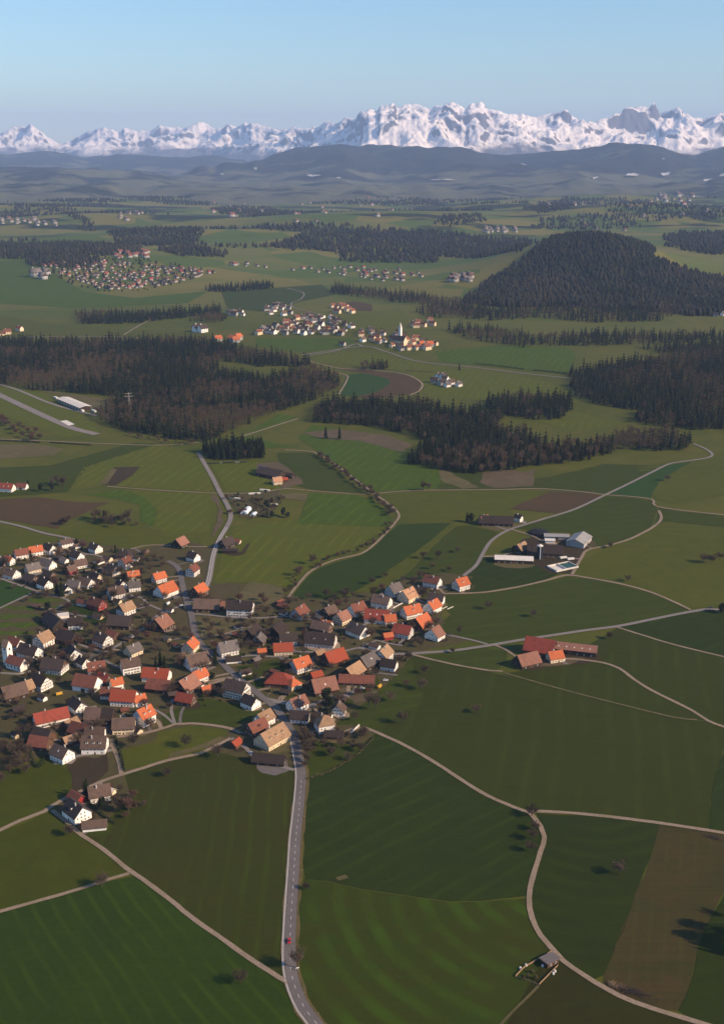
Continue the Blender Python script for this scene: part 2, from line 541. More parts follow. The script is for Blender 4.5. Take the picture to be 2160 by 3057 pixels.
G1, G2 = (.052, .055, .011), (.034, .048, .008)
FM = {  # nearest fields set a bit darker: lens vignette put into their colour
 'near_l': field_mat("grass_near_left", (0.036, 0.064, 0.007), (0.028, 0.045, 0.006), ang=125, period=11, stripe=.5),
 'near_m': field_mat("grass_between_roads", (0.043, 0.043, 0.013), (0.035, 0.046, 0.009), (0.053, 0.044, 0.018), ang=92, period=12, stripe=.35, streak=.7),
 'near_t': field_mat("grass_triangle", (0.070, 0.075, 0.013), (0.054, 0.063, 0.010), ang=150),
 'dark': field_mat("grass_dark", (0.025, 0.038, 0.007), (0.030, 0.043, 0.009), ang=40, period=14, stripe=.25),
 'arc': field_mat("grass_mown_arcs", (0.042, 0.047, 0.009), (0.033, 0.055, 0.007), (0.052, 0.046, 0.014), ang=95, period=17, stripe=1.0, streak=.5,
                  rings=(*ground(1700, 2640), 1.0)),
 'dark2': field_mat("grass_dark_lane", (0.024, 0.035, 0.007), (0.030, 0.040, 0.008), ang=80, period=15, stripe=.3, rings=(*ground(1760, 2390), 1.0)),
 'dark3': field_mat("grass_dark_low", (0.032, 0.034, 0.010), (0.039, 0.032, 0.013), ang=60),
 'huge': field_mat("grass_long_strips", (0.032, 0.041, 0.009), (0.039, 0.048, 0.012), (0.045, 0.047, 0.015), ang=78, period=20, stripe=.22, streak=.8),
 'olive': field_mat("grass_olive", (0.083, 0.089, 0.029), (0.071, 0.079, 0.023), (0.104, 0.098, 0.042), ang=20),
 'olive2': field_mat("grass_olive_dark", (0.054, 0.064, 0.018), (0.046, 0.059, 0.016), ang=15, period=18, stripe=.2),
 'bright': field_mat("grass_bright", (0.060, 0.102, 0.018), (0.068, 0.092, 0.020), ang=70, period=16, stripe=.3),
 'mid': field_mat("grass_mid", (0.078, 0.100, 0.024), (0.092, 0.098, 0.029), (0.111, 0.100, 0.041), ang=75, period=15, stripe=.3),
 'teal': field_mat("grass_blue_green", (0.029, 0.051, 0.016), (0.037, 0.055, 0.017), ang=35),
 'wheat': field_mat("winter_crop", (.032, .066, .045), (.036, .072, .05), ang=30),
 'soil': field_mat("ploughed_soil", (.105, .058, .130), (.086, .049, .110), (.070, .050, .090), ang=25, streak=.6),
 'soil2': field_mat("reddish_soil", (.062, .043, .060), (.045, .044, .045), (.085, .050, .065), ang=74, streak=.7, period=9, stripe=.25),
 'soil3': field_mat("dark_garden_soil", (.066, .044, .11), (.052, .036, .09), ang=10),
 'dry': field_mat("dry_grass", (.170, .125, .27), (.125, .096, .20), (.090, .080, .14), ang=10),
 'dry2': field_mat("bare_heath", (.175, .112, .33), (.125, .086, .25), (.085, .070, .16), ang=5),
 'yard': field_mat("village_ground", (.100, .072, .16), (.062, .060, .07), (.118, .084, .20), ang=40, streak=.2, big=.05),
}
FIELDS = [
 # name, material, layer, polygon in photograph pixels, label
 ('meadow', 'near_l', 1, [(-160, 2765), (0, 2723), (133, 2686), (246, 2653), (400, 2615), (506, 2690), (666, 2808), (832, 2923), (880, 2990), (930, 3062), (985, 3170), (-160, 3170)], "striped green meadow filling the bottom left corner"),
 ('meadow', 'near_m', 1, [(206, 2462), (262, 2480), (330, 2440), (392, 2375), (372, 2310), (499, 2268), (600, 2248), (640, 2240), (730, 2262), (880, 2300), (890, 2480), (868, 2700), (860, 2813), (862, 2905), (832, 2917), (666, 2804), (506, 2684), (386, 2598)], "brownish green meadow between the farm track and the main road"),
 ('meadow', 'near_t', 1, [(-60, 2506), (73, 2458), (126, 2432), (156, 2422), (206, 2462), (313, 2540), (384, 2602), (326, 2624), (133, 2684), (-60, 2738)], "yellowish green triangular meadow at the left edge"),
 ('meadow', 'dark', 1, [(910, 2335), (1000, 2285), (1120, 2192), (1213, 2231), (1306, 2285), (1386, 2338), (1506, 2401), (1580, 2430), (1610, 2468), (1620, 2500), (1608, 2546), (1586, 2620), (1574, 2675), (1440, 2690), (1340, 2692), (1200, 2672), (1080, 2655), (985, 2632), (912, 2625), (905, 2480)], "dark green meadow right of the main road with few marks"),
 ('meadow', 'arc', 1, [(908, 2625), (985, 2634), (1080, 2657), (1200, 2674), (1340, 2695), (1440, 2692), (1576, 2682), (1585, 2740), (1610, 2793), (1644, 2833), (1620, 2870), (1560, 2970), (1500, 3075), (1440, 3170), (1010, 3170), (960, 3057), (900, 2950), (885, 2880), (885, 2800), (895, 2700)], "meadow with curved mowing arcs below the fenced plot"),
 ('meadow', 'dark2', 1, [(1600, 2428), (1746, 2435), (1879, 2449), (1965, 2462), (1940, 2560), (1880, 2720), (1800, 2912), (1770, 2925), (1679, 2867), (1614, 2791), (1588, 2739), (1580, 2680), (1592, 2620), (1616, 2546), (1628, 2500), (1616, 2466)], "dark green meadow inside the bend of the gravel track"),
 ('ploughed_field', 'soil2', 1, [(1965, 2464), (2012, 2468), (2160, 2492), (2260, 2510), (2200, 2600), (2100, 2773), (2045, 2975), (2020, 3018), (1945, 3010), (1845, 2968), (1800, 2935), (1800, 2912), (1880, 2720), (1940, 2560)], "reddish brown field strip at the right edge"),
 ('meadow', 'dark2', 1, [(2260, 2512), (2400, 2560), (2400, 3170), (2250, 3120), (2078, 3050), (2022, 3018), (2046, 2975), (2101, 2773), (2201, 2600)], "dark grass beside the reddish field strip"),
 ('meadow', 'dark3', 1, [(1650, 2838), (1679, 2872), (1746, 2918), (1845, 2975), (1945, 3015), (2078, 3055), (2250, 3125), (2250, 3200), (1440, 3180), (1500, 3078), (1560, 2972), (1620, 2872)], "dark brownish meadow below the gravel track"),
 ('meadow', 'huge', 1, [(1236, 1956), (1300, 1976), (1380, 1993), (1460, 2006), (1679, 2062), (1846, 2106), (2012, 2146), (2090, 2152), (2112, 2156), (2180, 2182), (2135, 2300), (2110, 2475), (2012, 2462), (1879, 2443), (1746, 2429), (1612, 2420), (1578, 2424), (1506, 2396), (1386, 2333), (1306, 2280), (1213, 2226), (1122, 2184), (1060, 2160), (1110, 2110), (1165, 2030)], "vast green field with long faint strips right of the village"),
 ('meadow', 'dark', 1, [(2180, 2182), (2330, 2230), (2330, 2520), (2160, 2486), (2112, 2476), (2136, 2300)], "darker field strip beyond a straight edge at the right"),
 ('meadow', 'olive2', 1, [(1238, 1958), (1346, 1948), (1446, 1934), (1513, 1944), (1512, 1975), (1480, 2003), (1380, 1989)], "small meadow left of the red roofed farm"),
 ('meadow', 'huge', 1, [(1500, 2013), (1700, 1970), (1800, 1983), (1850, 2000), (1945, 2066), (2065, 2126), (2110, 2152), (2012, 2143), (1846, 2103), (1679, 2059)], "green slope below the red roofed farm"),
 ('meadow', 'huge', 1, [(1700, 1960), (1840, 1875), (1912, 1899), (2012, 1929), (2160, 1965), (2330, 2005), (2330, 2225), (2160, 2168), (2112, 2150), (2065, 2120), (1945, 2060), (1892, 2026), (1846, 1993), (1799, 1977)], "striped green field right of the red roofed farm"),
 ('meadow', 'dark', 1, [(1850, 1872), (1945, 1852), (2118, 1821), (2330, 1860), (2330, 2000), (2160, 1960), (2012, 1923), (1912, 1894)], "dark grass wedge beneath the straight lane"),
 ('meadow', 'olive2', 1, [(1330, 1777), (1446, 1773), (1546, 1757), (1632, 1737), (1692, 1722), (1746, 1728), (1846, 1747), (1932, 1770), (1999, 1797), (2055, 1823), (1945, 1847), (1846, 1867), (1746, 1880), (1646, 1895), (1546, 1910), (1455, 1921), (1400, 1907), (1326, 1891), (1318, 1860), (1345, 1835), (1310, 1800)], "smooth green meadow right of the orange roofs"),
 ('meadow', 'dark', 1, [(1330, 1771), (1386, 1722), (1422, 1690), (1443, 1660), (1500, 1666), (1590, 1680), (1670, 1712), (1630, 1730), (1546, 1750), (1446, 1766)], "green meadow in front of the long white hall"),
 ('meadow', 'olive', 1, [(1700, 1718), (1736, 1672), (1815, 1632), (1900, 1606), (1976, 1560), (2160, 1580), (2330, 1590), (2330, 1830), (2130, 1814), (2062, 1818), (1999, 1790), (1932, 1763), (1846, 1740), (1746, 1722)], "pale olive pasture behind the grey barn"),
 ('meadow', 'olive2', 1, [(1530, 1578), (1612, 1556), (1712, 1525), (1806, 1482), (1879, 1487), (1945, 1496), (1962, 1525), (1940, 1575), (1879, 1606), (1812, 1626), (1760, 1635), (1700, 1590), (1600, 1585)], "green pasture above the farm with the silo"),
 ('meadow', 'olive2', 1, [(1965, 1515), (2012, 1526), (2160, 1542), (2330, 1560), (2330, 1585), (2160, 1575), (1980, 1556), (1950, 1580), (1962, 1540)], "brownish strip right of the bent track"),
 ('ploughed_field', 'soil', 2, [(1519, 1520), (1639, 1468), (1746, 1473), (1792, 1480), (1730, 1512), (1659, 1533), (1590, 1526)], "dark red ploughed field beside the curved lane"),
 ('meadow', 'olive', 1, [(1130, 1480), (1246, 1469), (1479, 1467), (1639, 1468), (1519, 1520), (1540, 1540), (1400, 1552), (1340, 1562), (1190, 1564), (1186, 1540)], "patchy olive meadow left of the ploughed field"),
 ('meadow', 'olive2', 1, [(1350, 1380), (1500, 1430), (1640, 1425), (1800, 1385), (1960, 1390), (1999, 1384), (1945, 1408), (1879, 1441), (1800, 1476), (1746, 1467), (1612, 1457), (1479, 1459), (1300, 1462)], "green meadow in front of the forest edge"),
 ('crop_field', 'wheat', 2, [(1815, 1474), (1885, 1442), (1950, 1410), (2000, 1388), (2065, 1379), (2010, 1410), (1965, 1440), (1945, 1470), (1940, 1490), (1870, 1480)], "rich green crop wedge beside the curved lane"),
 ('meadow', 'teal', 1, [(1190, 1566), (1346, 1562), (1300, 1600), (1280, 1618), (1213, 1666), (1120, 1732), (1060, 1765), (960, 1790), (872, 1782), (900, 1745), (940, 1705), (1005, 1678), (1080, 1657), (1124, 1628), (1158, 1592)], "dark blue green field enclosed by the stream path"),
 ('meadow', 'olive', 1, [(1346, 1562), (1360, 1570), (1320, 1600), (1260, 1660), (1200, 1720), (1120, 1775), (1060, 1768), (1120, 1732), (1213, 1666), (1280, 1618)], "pale strip of grass along the dark field"),
 ('meadow', 'olive2', 1, [(1362, 1572), (1400, 1568), (1490, 1590), (1455, 1620), (1435, 1655), (1415, 1688), (1375, 1718), (1300, 1722), (1200, 1735), (1160, 1758), (1240, 1690), (1320, 1605)], "orchard meadow above the village"),
 ('meadow', 'mid', 1, [(640, 1745), (660, 1660), (680, 1612), (700, 1578), (880, 1548), (1000, 1560), (1155, 1560), (1140, 1590), (1080, 1638), (990, 1668), (925, 1698), (880, 1735), (850, 1752), (740, 1738), (690, 1740)], "wide green field between the road and the stream"),
 ('meadow', 'bright', 2, [(925, 1472), (1065, 1480), (1110, 1490), (1150, 1525), (1168, 1548), (1150, 1575), (1000, 1568), (885, 1566), (905, 1520)], "bright green field left of the stream hedge"),
 ('dry_strip', 'dry', 2, [(830, 1472), (920, 1475), (912, 1496), (835, 1488)], "yellow dry strip beside the bright field"),
 ('meadow', 'mid', 1, [(625, 1380), (760, 1378), (830, 1390), (860, 1440), (840, 1458), (752, 1469), (672, 1468), (650, 1425)], "green meadow left of the dark farmstead"),
 ('meadow', 'olive2', 1, [(830, 1352), (940, 1352), (1000, 1398), (1065, 1458), (1100, 1478), (1065, 1473), (932, 1463), (880, 1450), (870, 1420), (830, 1385)], "meadow between farmstead and hedge"),
 ('meadow', 'bright', 1, [(950, 1355), (925, 1330), (890, 1310), (930, 1268), (1080, 1295), (1200, 1345), (1280, 1375), (1330, 1420), (1360, 1455), (1250, 1462), (1123, 1470), (1070, 1440), (1005, 1388)], "green meadow below the central forest"),
 ('meadow', 'bright', 1, [(735, 1297), (832, 1236), (895, 1246), (735, 1300), (830, 1325), (900, 1335), (790, 1338), (720, 1325)], "green strip beside the straight forest track"),
 ('dry_ground', 'dry2', 2, [(905, 1292), (1000, 1282), (1160, 1300), (1230, 1330), (1200, 1350), (1080, 1318), (950, 1308)], "reddish dry patch beside the forest edge"),
 ('dry_ground', 'dry2', 2, [(1440, 1412), (1500, 1400), (1560, 1410), (1600, 1400), (1590, 1452), (1480, 1458), (1430, 1440)], "bare reddish clearing below the forest"),
 ('dry_ground', 'dry', 2, [(1300, 1395), (1345, 1410), (1430, 1455), (1380, 1460), (1320, 1440)], "pale dry bank below the forest"),
 ('meadow', 'mid', 1, [(250, 1395), (460, 1330), (590, 1345), (600, 1372), (627, 1425), (636, 1468), (466, 1460), (330, 1450), (210, 1465)], "striped field left of the straight road"),
 ('meadow', 'olive2', 1, [(-80, 1400), (150, 1390), (400, 1322), (470, 1325), (260, 1395), (200, 1470), (-80, 1490)], "green slope above the dark hedge at the left"),
 ('meadow', 'mid', 1, [(360, 1462), (466, 1468), (636, 1477), (645, 1515), (620, 1590), (500, 1600), (460, 1570), (470, 1520), (420, 1480)], "striped green field left of the bending road"),
 ('meadow', 'bright', 1, [(250, 1478), (360, 1462), (420, 1480), (468, 1520), (455, 1572), (420, 1555), (420, 1510), (350, 1490)], "bright green hollow above the bare copse"),
 ('dry_ground', 'soil', 1, [(-80, 1495), (120, 1485), (240, 1500), (330, 1500), (200, 1555), (170, 1580), (66, 1560), (-80, 1540)], "brownish worn field at the left edge"),
 ('meadow', 'olive', 1, [(180, 1590), (260, 1555), (330, 1560), (420, 1562), (500, 1605), (610, 1605), (600, 1628), (453, 1624), (380, 1640), (290, 1625), (205, 1605)], "olive bank below the bare copse"),
 ('dry_strip', 'dry2', 2, [(628, 1478), (645, 1480), (668, 1530), (662, 1570), (640, 1600), (632, 1600), (648, 1560), (655, 1525)], "orange earth strip along the bending road"),
 ('meadow', 'olive', 1, [(-80, 1560), (0, 1566), (133, 1602), (195, 1612), (100, 1640), (0, 1668), (-80, 1680)], "grass slope above the modern houses"),
 ('crop_field', 'wheat', 2, [(-80, 1720), (0, 1731), (44, 1745), (104, 1768), (55, 1789), (-80, 1848)], "deep green crop field at the left edge"),
 ('meadow', 'bright', 1, [(-80, 1858), (0, 1820), (55, 1794), (111, 1771), (200, 1795), (165, 1818), (130, 1840), (125, 1880), (60, 1905), (-80, 1935)], "green meadow left of the big dark barn"),
 ('meadow', 'near_t', 2, [(-60, 2330), (60, 2290), (130, 2262), (200, 2285), (215, 2320), (215, 2370), (197, 2380), (132, 2420), (61, 2447), (-60, 2495)], "olive meadow at the left edge below the village"),
 ('garden_soil', 'soil3', 2, [(175, 2278), (320, 2250), (325, 2300), (290, 2335), (246, 2355), (215, 2365), (215, 2310)], "dark brown dug garden plot"),
 ('meadow', 'olive', 2, [(372, 2300), (362, 2240), (460, 2215), (475, 2185), (574, 2166), (680, 2180), (672, 2205), (600, 2240), (499, 2265), (420, 2292)], "sunny olive meadow between the two farm tracks"),
 ('meadow', 'olive2', 2, [(560, 2100), (600, 2080), (720, 2105), (780, 2125), (760, 2150), (690, 2172), (574, 2156), (490, 2170), (480, 2140)], "green garden meadow below the white farmhouse"),
 ('meadow', 'olive2', 2, [(745, 1985), (900, 1955), (930, 1958), (880, 2000), (860, 2030), (770, 2060), (705, 1990)], "grass plot between village lanes"),
 ('dry_ground', 'dry', 2, [(585, 1842), (690, 1846), (800, 1848), (740, 1880), (640, 1900), (598, 1905)], "dry grass plot beside the main road"),
 ('dry_ground', 'dry', 2, [(715, 1770), (745, 1738), (840, 1752), (840, 1790), (790, 1810), (700, 1795)], "dry garden plot behind the long white house"),
 ('meadow', 'olive2', 2, [(910, 2200), (960, 2215), (1060, 2225), (1085, 2240), (1000, 2290), (915, 2325)], "orchard grass beside the main road"),
 ('meadow', 'olive2', 2, [(1000, 2165), (1100, 2090), (1160, 2040), (1230, 1965), (1260, 2100), (1110, 2180), (1060, 2165)], "orchard grass at the village edge"),
 ('gravel_yard', 'dry2', 2, [(1000, 2060), (1050, 2048), (1120, 2060), (1140, 2080), (1090, 2095), (1020, 2100)], "pale gravel yard behind the long red shed"),
 ('meadow', 'dark', 2, [(210, 1790), (290, 1815), (340, 1845), (330, 1870), (230, 1850), (195, 1815)], "grass plot beside the red house"),
 ('farm_yard', 'dry2', 2, [(1600, 1962), (1660, 1952), (1700, 1950), (1745, 1965), (1700, 1985), (1640, 1990), (1590, 1992)], "pale gravel yard of the red farm"),
 ('farm_yard', 'soil3', 2, [(1510, 1655), (1560, 1610), (1640, 1590), (1760, 1625), (1740, 1660), (1700, 1712), (1640, 1712), (1600, 1690)], "brown yard of the farm with the silo"),
 ('farm_yard', 'dry2', 2, [(760, 1385), (830, 1380), (900, 1430), (905, 1445), (850, 1460), (800, 1430)], "pale yard around the large black barn"),
 ('nursery_soil', 'yard', 2, [(672, 1472), (752, 1472), (835, 1462), (840, 1500), (800, 1545), (715, 1545), (690, 1500)], "brown nursery ground with plant rows"),
 # farther off
 ('crop_field', 'wheat', 2, [(1010, 1180), (1035, 1120), (1080, 1115), (1155, 1130), (1165, 1145), (1120, 1172), (1060, 1184)], "deep green crop field curving before the ploughed soil"),
 ('ploughed_field', 'soil', 1, [(1060, 1184), (1120, 1172), (1165, 1145), (1155, 1130), (1080, 1113), (1000, 1100), (1090, 1106), (1200, 1118), (1255, 1140), (1252, 1165), (1225, 1178), (1120, 1190)], "curved band of brown ploughed soil"),
 ('meadow', 'mid', 1, [(930, 1065), (1080, 1050), (1300, 1092), (1480, 1112), (1690, 1150), (1700, 1180), (1500, 1200), (1270, 1185), (1262, 1145), (1210, 1112), (1060, 1090), (950, 1085)], "green fields around the small white farm"),
 ('meadow', 'bright', 1, [(760, 1010), (1050, 1010), (1060, 1035), (900, 1052), (770, 1035)], "green strip before the hamlet"),
 ('meadow', 'bright', 1, [(1300, 1050), (1500, 1030), (1700, 1040), (1720, 1070), (1690, 1115), (1500, 1098), (1310, 1080)], "broad green field right of the church hamlet"),
 ('meadow', 'mid', 1, [(900, 970), (1060, 940), (1190, 920), (1220, 960), (1080, 1000)], "green field behind the hamlet"),
 ('meadow', 'bright', 1, [(-80, 790), (100, 770), (250, 870), (400, 890), (620, 870), (560, 905), (230, 920), (-80, 900)], "pale green fields around the distant town"),
 ('meadow', 'olive2', 1, [(660, 870), (960, 850), (1000, 880), (900, 900), (780, 930), (680, 920)], "green fields beyond the grove"),
 ('ploughed_field', 'soil', 2, [(1000, 910), (1060, 900), (1110, 910), (1110, 930), (1010, 925)], "brown field behind the hamlet"),
 ('dry_ground', 'dry', 1, [(-80, 1330), (100, 1325), (190, 1340), (160, 1360), (0, 1372), (-80, 1368)], "pale dry field at the left edge"),
 ('dry_ground', 'dry', 1, [(60, 1145), (180, 1172), (340, 1195), (300, 1225), (240, 1195), (120, 1165)], "dry grass before the airfield forest"),
 ('meadow', 'mid', 1, [(-80, 1100), (0, 1152), (110, 1168), (250, 1240), (300, 1290), (200, 1310), (-80, 1210)], "airfield grass"),
 ('meadow', 'olive', 1, [(-80, 930), (230, 975), (420, 985), (640, 1000), (600, 1012), (300, 1005), (-80, 1000)], "olive fields behind the forest"),
 ('meadow', 'mid', 1, [(1700, 1225), (1880, 1268), (1700, 1290), (1620, 1262)], "meadow inlet between the two forests"),
 ('meadow', 'olive', 1, [(1900, 1395), (2065, 1385), (2140, 1350), (2330, 1300), (2330, 1500), (2160, 1480), (2012, 1505), (1955, 1490)], "green slope at the right edge"),
]
for nm, mk, ly, poly, lb in FIELDS:
    drape(nm, poly, FM[mk], ly, ragged=3.0 if mk in ('dry', 'dry2') else 1.3, label=lb)

# village ground (gardens and yards)
drape("village_ground", [(-80, 1690), (40, 1640), (200, 1600), (330, 1625), (420, 1640), (560, 1610), (640, 1640), (625, 1740), (700, 1740), (860, 1775), (1000, 1790), (1160, 1740), (1260, 1712), (1400, 1700),
      (1420, 1755), (1330, 1775), (1315, 1830), (1345, 1890), (1400, 1912), (1240, 1950), (1185, 2035), (1120, 2090), (1060, 2160), (1118, 2188), (1000, 2280), (908, 2330), (830, 2300), (690, 2255), (600, 2235), (430, 2290), (370, 2320), (392, 2375), (330, 2440), (262, 2485),
      (200, 2455), (160, 2405), (230, 2365), (215, 2300), (130, 2260), (0, 2310), (-80, 2330)], FM['yard'], 1, ragged=3, label="gardens, yards and grass of the village")

# ------------------------------------------------------------------ roads and tracks
M_ASPH = speck_mat("asphalt", (.135, .118, .108), (.115, .10, .092), .3, (.15, .13, .12), .06)
M_ASPH2 = speck_mat("pale_asphalt", (.20, .175, .155), (.17, .15, .135), .3, (.22, .19, .17), .06)
M_GRAV = speck_mat("gravel_track", (.27, .205, .145), (.21, .155, .105), .5, (.17, .135, .08), .05)
M_DIRT = speck_mat("grassy_track", (.14, .115, .060), (.095, .082, .036), .3, (.07, .066, .022), .08)
M_VERGE = speck_mat("dry_verge", (.125, .088, .036), (.085, .070, .022), .35, (.060, .058, .014), .07)
M_PAINT = speck_mat("road_paint", (.62, .58, .52), (.50, .46, .42), 2.0)
M_CONC = speck_mat("concrete", (.36, .32, .28), (.30, .27, .235), .6)

MAIN = [(1010, 3140), (945, 3059), (909, 3012), (882, 2953), (867.5, 2893), (865.5, 2813), (871, 2700), (877.5, 2600), (883.5, 2500), (893, 2413), (900, 2317), (892, 2258), (879, 2202), (855, 2161), (822, 2113), (785, 2085),
        (745, 2052), (716, 2030), (686, 2004), (655, 1972), (610, 1935), (589, 1908), (579, 1877), (571, 1834), (560, 1803), (549, 1766), (542, 1735), (537, 1705), (522, 1687), (500, 1676)]
ribbon("verge", MAIN[:13], 10.5, M_VERGE, 3, "dry grass verge along the main road", wob=1.6)
ribbon("road", MAIN, 6.4, M_ASPH, 5, "main asphalt road running through the village")
ribbon("pavement", MAIN[:14], 1.3, M_CONC, 4, "narrow pale pavement left of the main road", off=4.1)
NORTH = [(575, 1800), (600, 1772), (622, 1738), (638, 1656), (656, 1610), (676, 1576), (689, 1543), (679, 1510), (656, 1470), (632.5, 1423), (606, 1377), (592, 1352)]
ribbon("road", NORTH, 6.2, M_ASPH2, 5, "straight pale road leading to the small dark copse")
ribbon("road_line", NORTH[1:6], .5, M_PAINT, 6, off=1.6)
ribbon("road_line", NORTH[1:6], .5, M_PAINT, 6, off=-.9)
